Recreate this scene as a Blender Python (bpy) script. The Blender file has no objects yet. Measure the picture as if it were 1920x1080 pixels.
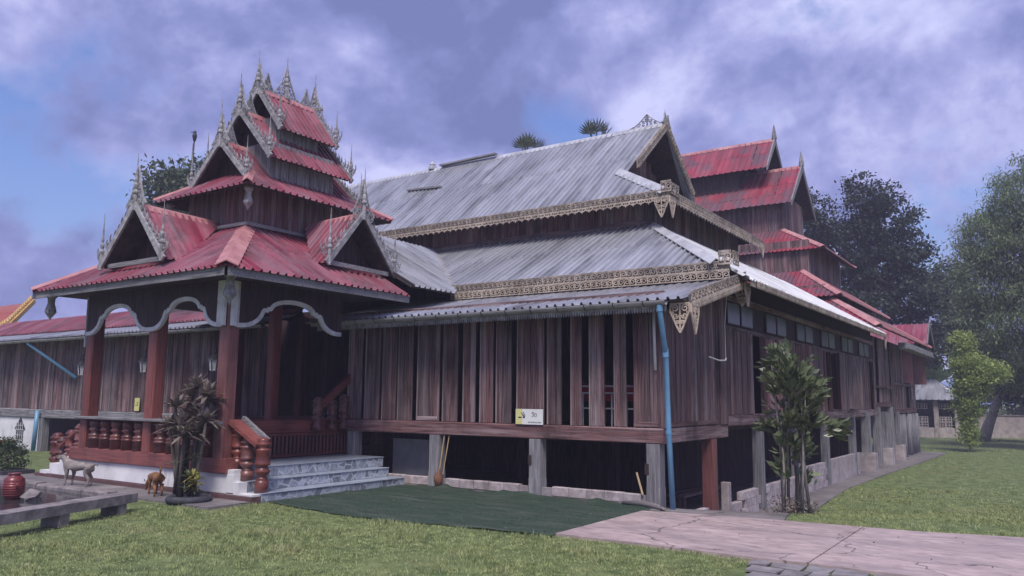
import bpy, math, random
import numpy as np
from mathutils import Vector, Matrix
random.seed(7); rng = np.random.default_rng(7)
V = Vector
sc = bpy.context.scene

# ------------------------------------------------------------------ camera
cam = bpy.data.cameras.new('camera'); camo = bpy.data.objects.new('camera', cam)
sc.collection.objects.link(camo); sc.camera = camo
RX = ((0.8279869, 0.5606815, 0.0085967), (0.0700604, -0.1186481, 0.9904616), (0.5563534, -0.8194870, -0.1375207))
cm = Matrix(RX).transposed().to_4x4(); cm.translation = (6.183, -14.3135, 2.0)
camo.matrix_world = cm
cam.sensor_width = 36; cam.lens = 27.843; cam.clip_start = 0.1; cam.clip_end = 2000

# ------------------------------------------------------------------ sky, sun, exposure
SUN_EL, SUN_AZ = math.radians(58), math.radians(150)      # azimuth from +Y towards +X
w = bpy.data.worlds.new('World'); sc.world = w; w.use_nodes = True
nt = w.node_tree; N = nt.nodes; L = nt.links; N.clear()
def nn(t, **k):
    n = N.new(t)
    for a, b in k.items(): setattr(n, a, b)
    return n
out = nn('ShaderNodeOutputWorld'); bg = nn('ShaderNodeBackground'); L.new(bg.outputs[0], out.inputs[0])
sky = nn('ShaderNodeTexSky', sky_type='NISHITA', sun_disc=False)
sky.sun_elevation = SUN_EL; sky.sun_rotation = SUN_AZ; sky.air_density = 1.3; sky.dust_density = 2.0
skys = nn('ShaderNodeMix', data_type='RGBA', blend_type='MULTIPLY'); skys.inputs[0].default_value = 1
L.new(sky.outputs[0], skys.inputs[6]); skys.inputs[7].default_value = (0.040, 0.045, 0.070, 1)
tc = nn('ShaderNodeTexCoord'); sep = nn('ShaderNodeSeparateXYZ'); L.new(tc.outputs['Generated'], sep.inputs[0])
def mth(op, a, b=None, c=None):
    n = nn('ShaderNodeMath', operation=op)
    for i, v in enumerate((a, b, c)):
        if v is None: continue
        if isinstance(v, (int, float)): n.inputs[i].default_value = v
        else: L.new(v, n.inputs[i])
    return n.outputs[0]
den = mth('ADD', mth('MAXIMUM', sep.outputs[2], 0.0), 0.75)
comb = nn('ShaderNodeCombineXYZ')
L.new(mth('DIVIDE', sep.outputs[0], den), comb.inputs[0]); L.new(mth('DIVIDE', sep.outputs[1], den), comb.inputs[1])
comb.inputs[2].default_value = 3.7
def noise(vec, scale, detail=8, rough=0.55, dist=0.3, off=(0, 0, 0)):
    mp = nn('ShaderNodeMapping'); mp.inputs['Location'].default_value = off; L.new(vec, mp.inputs[0])
    n = nn('ShaderNodeTexNoise'); L.new(mp.outputs[0], n.inputs['Vector'])
    n.inputs['Scale'].default_value = scale; n.inputs['Detail'].default_value = detail
    n.inputs['Roughness'].default_value = rough; n.inputs['Distortion'].default_value = dist
    return n.outputs[0]
def ramp(f, stops):
    r = nn('ShaderNodeValToRGB'); L.new(f, r.inputs[0]); e = r.color_ramp.elements
    while len(e) < len(stops): e.new(0.5)
    for x, (p, c) in zip(e, stops):
        x.position = p; x.color = c if len(c) == 4 else (*c, 1)
    return r.outputs[0]
GAP1, GAP2 = (-0.8428, 0.4706, 0.2613), (-0.4866, 0.8139, 0.3174)      # two breaks in the cloud
def density(off):          # lumpy overcast: big banks plus smaller puffs
    o = lambda x, y: (x + off[0], y + off[1], 0)
    return mth('ADD', mth('MULTIPLY', noise(comb.outputs[0], 2.1, 6, 0.50, 0.10, o(7.1, 3.3)), 0.66), mth('MULTIPLY', noise(comb.outputs[0], 6.0, 12, 0.62, 0.15, o(0.4, 1.9)), 0.34))
dA = density((0, 0)); dB = density((0.030, -0.045))
def lobe(d, w):
    v = nn('ShaderNodeVectorMath', operation='DOT_PRODUCT'); L.new(tc.outputs['Generated'], v.inputs[0]); v.inputs[1].default_value = d
    r = nn('ShaderNodeMapRange', interpolation_type='SMOOTHSTEP'); L.new(v.outputs['Value'], r.inputs[0]); r.inputs[1].default_value = math.cos(w); r.inputs[2].default_value = 1.0; return r.outputs[0]
gap = mth('ADD', mth('MULTIPLY', lobe(GAP1, 0.19), 0.085), mth('MULTIPLY', lobe(GAP2, 0.085), 0.10))
relief = mth('MULTIPLY_ADD', mth('SUBTRACT', dB, dA), 6.5, 0.5)
shade = mth('ADD', mth('MULTIPLY', relief, 0.62), mth('MULTIPLY', mth('MULTIPLY_ADD', noise(comb.outputs[0], 1.35, 3, 0.5, 0.2, (2.2, 8.4, 0)), 2.4, -0.7), 0.38))
banks = mth('ADD', mth('MULTIPLY', lobe((-0.5161, 0.7211, 0.4622), 0.24), -0.34), mth('ADD', mth('MULTIPLY', lobe((-0.4135, 0.8234, 0.3885), 0.13), 0.22), mth('MULTIPLY', lobe((-0.0552, 0.9223, 0.3825), 0.25), 0.14)))
shade = mth('ADD', shade, banks)      # a heavier bank overhead, thinner bright cloud beside it
cloud = ramp(shade, [(0.14, (0.080, 0.098, 0.212)), (0.38, (0.115, 0.131, 0.272)), (0.58, (0.172, 0.184, 0.340)), (0.84, (0.28, 0.29, 0.44))])
cmask = ramp(mth('SUBTRACT', dA, gap), [(0.395, (0, 0, 0)), (0.455, (1, 1, 1))])
mix = nn('ShaderNodeMix', data_type='RGBA'); L.new(cmask, mix.inputs[0]); L.new(skys.outputs[2], mix.inputs[6]); L.new(cloud, mix.inputs[7])
L.new(mix.outputs[2], bg.inputs[0]); bg.inputs[1].default_value = 1.0

sl = bpy.data.lights.new('sun', 'SUN'); sl.energy = 1.5; sl.angle = math.radians(22); sl.color = (1.0, 0.94, 0.90)
so = bpy.data.objects.new('sun', sl); sc.collection.objects.link(so)
sd = V((math.sin(SUN_AZ) * math.cos(SUN_EL), math.cos(SUN_AZ) * math.cos(SUN_EL), math.sin(SUN_EL)))
so.rotation_euler = sd.to_track_quat('Z', 'Y').to_euler()
vs = sc.view_settings; vs.view_transform = 'Standard'; vs.look = 'None'; vs.exposure = 1.25; vs.gamma = 1.0; vs.use_curve_mapping = False

# ------------------------------------------------------------------ materials
MATS = {}
def M(name, c1, c2, scale=(4, 4, 4), rough=0.7, bump=0.15, detail=6, grime=None, rnd=0.12, spec=0.3, metal=0.0, lo=0.35, hi=0.65, bdist=0.01, grime2=None):
    m = bpy.data.materials.new(name); m.use_nodes = True; t = m.node_tree; n = t.nodes; l = t.links
    b = n['Principled BSDF']; b.inputs['Roughness'].default_value = rough; b.inputs['Specular IOR Level'].default_value = spec; b.inputs['Metallic'].default_value = metal
    geo = n.new('ShaderNodeNewGeometry'); oi = n.new('ShaderNodeObjectInfo')
    sh = n.new('ShaderNodeVectorMath'); sh.operation = 'MULTIPLY_ADD'; l.new(oi.outputs['Random'], sh.inputs[0])
    sh.inputs[1].default_value = (1.7, 1.3, 0.9); l.new(geo.outputs['Position'], sh.inputs[2])
    mp = n.new('ShaderNodeMapping'); mp.inputs['Scale'].default_value = scale; l.new(sh.outputs[0], mp.inputs[0])
    nz = n.new('ShaderNodeTexNoise'); nz.inputs['Scale'].default_value = 1.0; nz.inputs['Detail'].default_value = detail; nz.inputs['Roughness'].default_value = 0.6
    l.new(mp.outputs[0], nz.inputs['Vector'])
    r = n.new('ShaderNodeValToRGB'); l.new(nz.outputs[0], r.inputs[0])
    r.color_ramp.elements[0].position = lo; r.color_ramp.elements[0].color = (*c1, 1)
    r.color_ramp.elements[1].position = hi; r.color_ramp.elements[1].color = (*c2, 1)
    col = r.outputs[0]
    for gr in (grime, grime2):
        if not gr: continue
        gc, gs, g0, g1, amt = gr
        mp2 = n.new('ShaderNodeMapping'); mp2.inputs['Scale'].default_value = gs; l.new(geo.outputs['Position'], mp2.inputs[0])
        n2 = n.new('ShaderNodeTexNoise'); n2.inputs['Scale'].default_value = 1; n2.inputs['Detail'].default_value = 7; n2.inputs['Roughness'].default_value = 0.65
        l.new(mp2.outputs[0], n2.inputs['Vector'])
        mr = n.new('ShaderNodeMapRange'); mr.inputs[1].default_value = g0; mr.inputs[2].default_value = g1; mr.inputs[4].default_value = amt
        l.new(n2.outputs[0], mr.inputs[0])
        mx = n.new('ShaderNodeMix'); mx.data_type = 'RGBA'; l.new(mr.outputs[0], mx.inputs[0]); l.new(col, mx.inputs[6]); mx.inputs[7].default_value = (*gc, 1)
        col = mx.outputs[2]
    if rnd:
        hs = n.new('ShaderNodeHueSaturation'); l.new(col, hs.inputs['Color'])
        mr = n.new('ShaderNodeMapRange'); mr.inputs[3].default_value = 1 - rnd; mr.inputs[4].default_value = 1 + rnd; l.new(oi.outputs['Random'], mr.inputs[0])
        l.new(mr.outputs[0], hs.inputs['Value'])
        fr = n.new('ShaderNodeMath'); fr.operation = 'MULTIPLY'; fr.inputs[1].default_value = 17.3; l.new(oi.outputs['Random'], fr.inputs[0]); f2 = n.new('ShaderNodeMath'); f2.operation = 'FRACT'; l.new(fr.outputs[0], f2.inputs[0])
        ms = n.new('ShaderNodeMapRange'); ms.inputs[3].default_value = 1 - rnd * 0.8; ms.inputs[4].default_value = 1 + rnd * 0.6; l.new(f2.outputs[0], ms.inputs[0]); l.new(ms.outputs[0], hs.inputs['Saturation']); col = hs.outputs[0]
    l.new(col, b.inputs['Base Color'])
    if bump:
        bp = n.new('ShaderNodeBump'); bp.inputs['Strength'].default_value = bump; bp.inputs['Distance'].default_value = bdist
        l.new(nz.outputs[0], bp.inputs['Height']); l.new(bp.outputs[0], b.inputs['Normal'])
    MATS[name] = m; return m

WG = ((0.30, 0.26, 0.27), (1.2, 1.2, 0.5), 0.50, 0.72, 0.55)          # silvered patches
for suf, s in (('v', (34, 34, 1.3)), ('x', (1.3, 34, 34)), ('y', (34, 1.3, 34))):
    M('wood_' + suf, (0.050, 0.028, 0.030), (0.235, 0.138, 0.132), s, 0.75, 0.5, 6, ((0.40, 0.315, 0.31), tuple(0.22 * q if q > 5 else 0.35 for q in s), 0.47, 0.74, 0.75), 0.36, grime2=((0.030, 0.018, 0.018), (1.1, 1.1, 0.6), 0.52, 0.68, 0.7))
    M('greywood_' + suf, (0.13, 0.125, 0.13), (0.34, 0.33, 0.34), s, 0.85, 0.4, 5, ((0.10, 0.09, 0.09), (2.5, 2.5, 1.6), 0.5, 0.72, 0.7), 0.18)
    M('redwood_' + suf, (0.150, 0.046, 0.042), (0.285, 0.098, 0.080), s, 0.42, 0.15, 5, ((0.065, 0.030, 0.030), (1.5, 1.5, 0.8), 0.46, 0.7, 0.7), 0.14, 0.4)
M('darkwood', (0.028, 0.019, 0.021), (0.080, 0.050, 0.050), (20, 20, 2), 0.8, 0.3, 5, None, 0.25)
M('palewood', (0.17, 0.125, 0.12), (0.36, 0.29, 0.28), (30, 30, 1.5), 0.8, 0.3, 5, None, 0.25)
M('soffit', (0.035, 0.027, 0.028), (0.075, 0.055, 0.055), (6, 6, 6), 0.85, 0.2, 5, None, 0.2)
M('redturned', (0.095, 0.030, 0.026), (0.22, 0.072, 0.055), (3, 3, 8), 0.33, 0.1, 5, ((0.05, 0.018, 0.016), (4, 4, 4), 0.5, 0.7, 0.6), 0.22, 0.5)
M('fretgrey', (0.20, 0.195, 0.20), (0.43, 0.42, 0.43), (9, 9, 9), 0.8, 0.3, 5, ((0.11, 0.10, 0.10), (3, 3, 3), 0.5, 0.7, 0.6), 0.10)
M('frettan', (0.22, 0.185, 0.155), (0.50, 0.42, 0.34), (9, 9, 9), 0.8, 0.3, 5, ((0.15, 0.125, 0.115), (2.2, 2.2, 2.2), 0.48, 0.7, 0.7), 0.15)
M('fretcream', (0.32, 0.26, 0.205), (0.58, 0.485, 0.385), (7, 7, 7), 0.75, 0.2, 5, ((0.30, 0.24, 0.19), (2, 2, 2), 0.5, 0.72, 0.6), 0.12)
for suf, s in (('x', (2.6, 0.5, 0.5)), ('y', (0.5, 2.6, 0.5))):        # x: sheets of a roof whose eave runs along X
    M('tin_' + suf, (0.34, 0.345, 0.37), (0.52, 0.525, 0.555), s, 0.36, 0.06, 5, ((0.10, 0.095, 0.10), tuple(q * 0.75 for q in s), 0.52, 0.72, 0.75), 0.06, 0.5, 0.45)
    M('redtin_' + suf, (0.20, 0.036, 0.058), (0.36, 0.10, 0.135), s, 0.42, 0.06, 6, ((0.27, 0.19, 0.215), tuple(q * 1.3 for q in s), 0.46, 0.70, 0.85), 0.12, 0.5, grime2=((0.095, 0.050, 0.055), (0.9, 0.9, 0.9), 0.50, 0.66, 0.7))
    M('oldredtin_' + suf, (0.21, 0.028, 0.045), (0.34, 0.062, 0.085), s, 0.5, 0.06, 5, ((0.115, 0.075, 0.090), (0.6, 0.6, 0.6), 0.46, 0.56, 0.8), 0.10, 0.5)
M('redcap', (0.40, 0.16, 0.16), (0.55, 0.28, 0.27), (2, 2, 2), 0.5, 0.1, 5, ((0.22, 0.08, 0.08), (3, 3, 3), 0.5, 0.7, 0.6), 0.05)
M('tincap', (0.42, 0.42, 0.43), (0.58, 0.58, 0.59), (2, 2, 2), 0.45, 0.1, 5, ((0.22, 0.21, 0.21), (2, 2, 2), 0.5, 0.7, 0.6), 0.05, 0.5, 0.2)
M('gutter', (0.27, 0.265, 0.26), (0.38, 0.37, 0.36), (1, 1, 6), 0.5, 0.08, 5, ((0.15, 0.13, 0.12), (2, 2, 9), 0.5, 0.7, 0.6), 0.05)
M('plaster', (0.60, 0.59, 0.59), (0.80, 0.79, 0.79), (1.2, 1.2, 1.2), 0.8, 0.1, 6, ((0.30, 0.27, 0.25), (2.2, 2.2, 1.1), 0.60, 0.74, 0.8), 0.03)
M('maroon', (0.10, 0.055, 0.055), (0.16, 0.085, 0.085), (4, 4, 4), 0.7, 0.15, 5, None, 0.05)
M('pinkcrete', (0.31, 0.235, 0.220), (0.58, 0.455, 0.425), (3.5, 8, 3), 0.6, 0.3, 10, ((0.27, 0.215, 0.215), (0.5, 1.4, 1), 0.44, 0.68, 0.8), 0.03, 0.4, 0, 0.3, 0.7, 0.004, grime2=((0.16, 0.13, 0.125), (1.6, 3.2, 1), 0.58, 0.70, 0.7))
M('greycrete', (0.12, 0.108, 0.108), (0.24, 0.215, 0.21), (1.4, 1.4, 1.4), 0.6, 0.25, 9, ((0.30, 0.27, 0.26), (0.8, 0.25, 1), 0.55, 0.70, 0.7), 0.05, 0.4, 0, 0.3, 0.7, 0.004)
M('lightcrete', (0.34, 0.29, 0.28), (0.50, 0.44, 0.42), (3, 3, 3), 0.8, 0.2, 8, ((0.2, 0.17, 0.17), (2, 2, 2), 0.5, 0.7, 0.6), 0.1)
M('block', (0.34, 0.285, 0.285), (0.54, 0.465, 0.46), (9, 9, 9), 0.85, 0.4, 8, ((0.14, 0.125, 0.12), (2.3, 2.3, 3.2), 0.52, 0.7, 0.7), 0.16)
M('mortar', (0.24, 0.21, 0.21), (0.34, 0.31, 0.31), (9, 9, 9), 0.9, 0.3, 6, None, 0.0)
M('soil', (0.05, 0.04, 0.035), (0.12, 0.095, 0.08), (6, 6, 6), 0.9, 0.4, 8, None, 0.0)
M('lawn', (0.065, 0.098, 0.032), (0.18, 0.22, 0.085), (3, 3, 3), 0.9, 0.5, 9, ((0.16, 0.13, 0.06), (0.5, 0.5, 0.5), 0.55, 0.72, 0.6), 0.0)
M('grassblade', (0.105, 0.148, 0.050), (0.42, 0.46, 0.20), (7, 7, 7), 0.6, 0, 8, ((0.42, 0.39, 0.20), (0.9, 0.9, 0.9), 0.52, 0.70, 0.65), 0.0)
M('turfmat', (0.020, 0.040, 0.026), (0.050, 0.080, 0.052), (24, 24, 24), 0.85, 0.6, 8, ((0.10, 0.105, 0.085), (0.8, 3.5, 1), 0.48, 0.68, 0.7), 0.0)
M('turfblade', (0.022, 0.046, 0.028), (0.065, 0.100, 0.062), (3, 9, 3), 0.7, 0, 8, ((0.12, 0.13, 0.10), (0.7, 2.5, 1), 0.5, 0.7, 0.6), 0.0)
M('bluepipe', (0.10, 0.25, 0.40), (0.15, 0.32, 0.48), (1, 1, 3), 0.4, 0.05, 5, ((0.28, 0.36, 0.42), (4, 4, 2), 0.58, 0.72, 0.5), 0.03, 0.5)
M('whitepipe', (0.62, 0.61, 0.60), (0.75, 0.74, 0.73), (3, 3, 3), 0.5, 0.02, 4, None, 0.02, 0.4)
M('pane', (0.14, 0.145, 0.16), (0.20, 0.205, 0.225), (1, 1, 1), 0.25, 0.0, 3, None, 0.15, 0.5)
M('whitepaint', (0.58, 0.57, 0.58), (0.76, 0.75, 0.76), (5, 5, 5), 0.6, 0.1, 5, ((0.30, 0.28, 0.28), (3, 3, 3), 0.55, 0.7, 0.5), 0.05)
M('bark', (0.06, 0.05, 0.045), (0.17, 0.145, 0.125), (9, 9, 2.5), 0.9, 0.6, 7, None, 0.1, 0.2, 0, 0.35, 0.65, 0.03)
M('palebark', (0.20, 0.18, 0.16), (0.38, 0.34, 0.30), (12, 12, 5), 0.85, 0.4, 7, None, 0.1)
def leafmat(name, c1, c2, trans=0.25, rough=0.5):
    m = M(name, c1, c2, (2.3, 2.3, 2.3), rough, 0, 6, None, 0.0, 0.35)
    b = m.node_tree.nodes['Principled BSDF']; t = m.node_tree
    tr = t.nodes.new('ShaderNodeBsdfTranslucent'); mx = t.nodes.new('ShaderNodeMixShader'); mx.inputs[0].default_value = trans
    src = b.inputs['Base Color'].links[0].from_socket; t.links.new(src, tr.inputs[0])
    t.links.new(b.outputs[0], mx.inputs[1]); t.links.new(tr.outputs[0], mx.inputs[2])
    t.links.new(mx.outputs[0], t.nodes['Material Output'].inputs[0]); return m
leafmat('leaf_dark', (0.022, 0.036, 0.026), (0.055, 0.078, 0.045))
leafmat('leaf_mid', (0.045, 0.070, 0.034), (0.105, 0.140, 0.062))
leafmat('leaf_bamboo', (0.12, 0.17, 0.085), (0.27, 0.34, 0.17), 0.35)
leafmat('leaf_light', (0.22, 0.30, 0.08), (0.42, 0.50, 0.17), 0.4)
leafmat('leaf_shrub', (0.06, 0.085, 0.042), (0.19, 0.225, 0.11), 0.15, 0.3)
leafmat('leaf_brown', (0.065, 0.052, 0.050), (0.28, 0.23, 0.19), 0.15, 0.4)
leafmat('leaf_yellow', (0.14, 0.15, 0.03), (0.34, 0.30, 0.07), 0.2)
leafmat('leaf_palm', (0.06, 0.085, 0.05), (0.14, 0.17, 0.085), 0.3)
leafmat('leaf_banana', (0.10, 0.16, 0.05), (0.22, 0.30, 0.11), 0.35)
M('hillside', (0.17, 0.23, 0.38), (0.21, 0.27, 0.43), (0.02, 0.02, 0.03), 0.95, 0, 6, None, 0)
M('goldtrim', (0.42, 0.24, 0.06), (0.58, 0.36, 0.11), (3, 3, 3), 0.45, 0.1, 5, None, 0.1, 0.5)
M('redtile', (0.26, 0.06, 0.045), (0.38, 0.11, 0.08), (6, 6, 6), 0.6, 0.2, 5, None, 0.1)
M('redjar', (0.13, 0.024, 0.026), (0.22, 0.048, 0.045), (5, 5, 5), 0.3, 0.05, 5, ((0.42, 0.33, 0.30), (5, 5, 9), 0.58, 0.70, 0.6), 0, 0.5)
M('stone', (0.13, 0.115, 0.115), (0.29, 0.255, 0.25), (5, 5, 5), 0.85, 0.5, 9, ((0.08, 0.075, 0.07), (2, 2, 2), 0.5, 0.7, 0.7), 0.12)
M('water', (0.03, 0.032, 0.035), (0.05, 0.05, 0.055), (2, 2, 2), 0.12, 0.05, 4, None, 0, 0.6)
M('rubber', (0.035, 0.035, 0.042), (0.065, 0.065, 0.075), (6, 6, 6), 0.7, 0.2, 5, None, 0)
M('iron', (0.02, 0.02, 0.022), (0.045, 0.043, 0.045), (8, 8, 8), 0.5, 0.1, 5, None, 0.1, 0.5)
M('lampglass', (0.45, 0.45, 0.47), (0.60, 0.60, 0.62), (4, 4, 4), 0.2, 0, 3, None, 0.05, 0.5)
M('dogfur_grey', (0.17, 0.145, 0.135), (0.34, 0.30, 0.275), (7, 7, 7), 0.9, 0.3, 8, ((0.07, 0.06, 0.06), (2.5, 2.5, 3), 0.55, 0.68, 0.6), 0)
M('dogfur_brown', (0.16, 0.075, 0.035), (0.29, 0.145, 0.07), (8, 8, 8), 0.9, 0.3, 8, ((0.08, 0.04, 0.025), (3, 3, 3), 0.56, 0.7, 0.5), 0)
M('nose', (0.012, 0.011, 0.012), (0.02, 0.02, 0.02), (4, 4, 4), 0.4, 0, 3, None, 0)
M('signwhite', (0.74, 0.74, 0.70), (0.80, 0.80, 0.78), (2, 2, 2), 0.5, 0.0, 3, None, 0)
M('signyellow', (0.62, 0.58, 0.20), (0.72, 0.68, 0.30), (2, 2, 2), 0.5, 0.0, 3, None, 0)
M('ink', (0.015, 0.015, 0.015), (0.025, 0.025, 0.025), (2, 2, 2), 0.6, 0, 3, None, 0)
M('straw', (0.34, 0.24, 0.13), (0.50, 0.37, 0.21), (20, 20, 3), 0.8, 0.3, 5, None, 0.1)
M('rustpot', (0.16, 0.07, 0.04), (0.26, 0.125, 0.075), (6, 6, 6), 0.8, 0.3, 6, None, 0)
M('cloth', (0.20, 0.205, 0.225), (0.27, 0.275, 0.295), (2, 2, 2), 0.9, 0.1, 5, ((0.13, 0.13, 0.14), (1.5, 1.5, 1.5), 0.5, 0.7, 0.5), 0)
M('slate', (0.12, 0.108, 0.108), (0.26, 0.235, 0.235), (3, 3, 3), 0.6, 0.3, 8, None, 0.25)
M('orange', (0.36, 0.15, 0.06), (0.46, 0.21, 0.09), (4, 4, 4), 0.7, 0, 5, None, 0)
M('rednap', (0.33, 0.03, 0.035), (0.42, 0.05, 0.05), (4, 4, 4), 0.8, 0, 5, None, 0)
def crack(m, scale, width, col):
    t = m.node_tree; n = t.nodes; l = t.links; b = n['Principled BSDF']; src = b.inputs['Base Color'].links[0].from_socket
    g = n.new('ShaderNodeNewGeometry'); wn = n.new('ShaderNodeTexNoise'); wn.inputs['Scale'].default_value = 2.5; wn.inputs['Detail'].default_value = 6; l.new(g.outputs['Position'], wn.inputs['Vector'])
    ad = n.new('ShaderNodeVectorMath'); ad.operation = 'MULTIPLY_ADD'; l.new(wn.outputs['Color'], ad.inputs[0]); ad.inputs[1].default_value = (0.5, 0.5, 0); l.new(g.outputs['Position'], ad.inputs[2])
    vo = n.new('ShaderNodeTexVoronoi'); vo.feature = 'DISTANCE_TO_EDGE'; vo.inputs['Scale'].default_value = scale; l.new(ad.outputs[0], vo.inputs['Vector'])
    r = n.new('ShaderNodeMapRange'); r.inputs[1].default_value = width * 0.3; r.inputs[2].default_value = width; r.inputs[3].default_value = 0.8; r.inputs[4].default_value = 0; l.new(vo.outputs[0], r.inputs[0])
    mx = n.new('ShaderNodeMix'); mx.data_type = 'RGBA'; l.new(r.outputs[0], mx.inputs[0]); l.new(src, mx.inputs[6]); mx.inputs[7].default_value = (*col, 1); l.new(mx.outputs[2], b.inputs['Base Color'])
crack(MATS['pinkcrete'], 0.42, 0.008, (0.10, 0.085, 0.08)); crack(MATS['greycrete'], 0.5, 0.008, (0.05, 0.045, 0.045))
# printed step tile: crazy-stone print
def tile_mat():
    m = M('steptile', (0.26, 0.30, 0.36), (0.40, 0.44, 0.51), (14, 14, 14), 0.3, 0.03, 6, None, 0.05, 0.5)
    t = m.node_tree; n = t.nodes; l = t.links; b = n['Principled BSDF']
    src = b.inputs['Base Color'].links[0].from_socket
    tcn = n.new('ShaderNodeTexCoord'); mp = n.new('ShaderNodeMapping'); mp.inputs['Scale'].default_value = (5.6, 5.6, 5.6); l.new(tcn.outputs['Object'], mp.inputs[0])
    v1 = n.new('ShaderNodeTexVoronoi'); v1.feature = 'DISTANCE_TO_EDGE'; v1.inputs['Scale'].default_value = 1; l.new(mp.outputs[0], v1.inputs['Vector'])
    v2 = n.new('ShaderNodeTexVoronoi'); v2.inputs['Scale'].default_value = 1; l.new(mp.outputs[0], v2.inputs['Vector'])
    bw = n.new('ShaderNodeRGBToBW'); l.new(v2.outputs['Color'], bw.inputs[0])
    rr = n.new('ShaderNodeMapRange'); rr.inputs[1].default_value = 0.25; rr.inputs[2].default_value = 0.75; rr.inputs[3].default_value = 0.55; rr.inputs[4].default_value = 1.15; l.new(bw.outputs[0], rr.inputs[0])
    hs = n.new('ShaderNodeHueSaturation'); l.new(src, hs.inputs['Color']); l.new(rr.outputs[0], hs.inputs['Value'])
    ed = n.new('ShaderNodeMapRange'); ed.inputs[1].default_value = 0.03; ed.inputs[2].default_value = 0.075; ed.inputs[3].default_value = 1; ed.inputs[4].default_value = 0; l.new(v1.outputs[0], ed.inputs[0])
    mx = n.new('ShaderNodeMix'); mx.data_type = 'RGBA'; l.new(ed.outputs[0], mx.inputs[0]); l.new(hs.outputs[0], mx.inputs[6]); mx.inputs[7].default_value = (0.50, 0.53, 0.58, 1)
    l.new(mx.outputs[2], b.inputs['Base Color'])
tile_mat()
M('treadtile', (0.27, 0.31, 0.375), (0.39, 0.435, 0.51), (6, 6, 6), 0.3, 0.03, 6, None, 0.06, 0.5)

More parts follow.
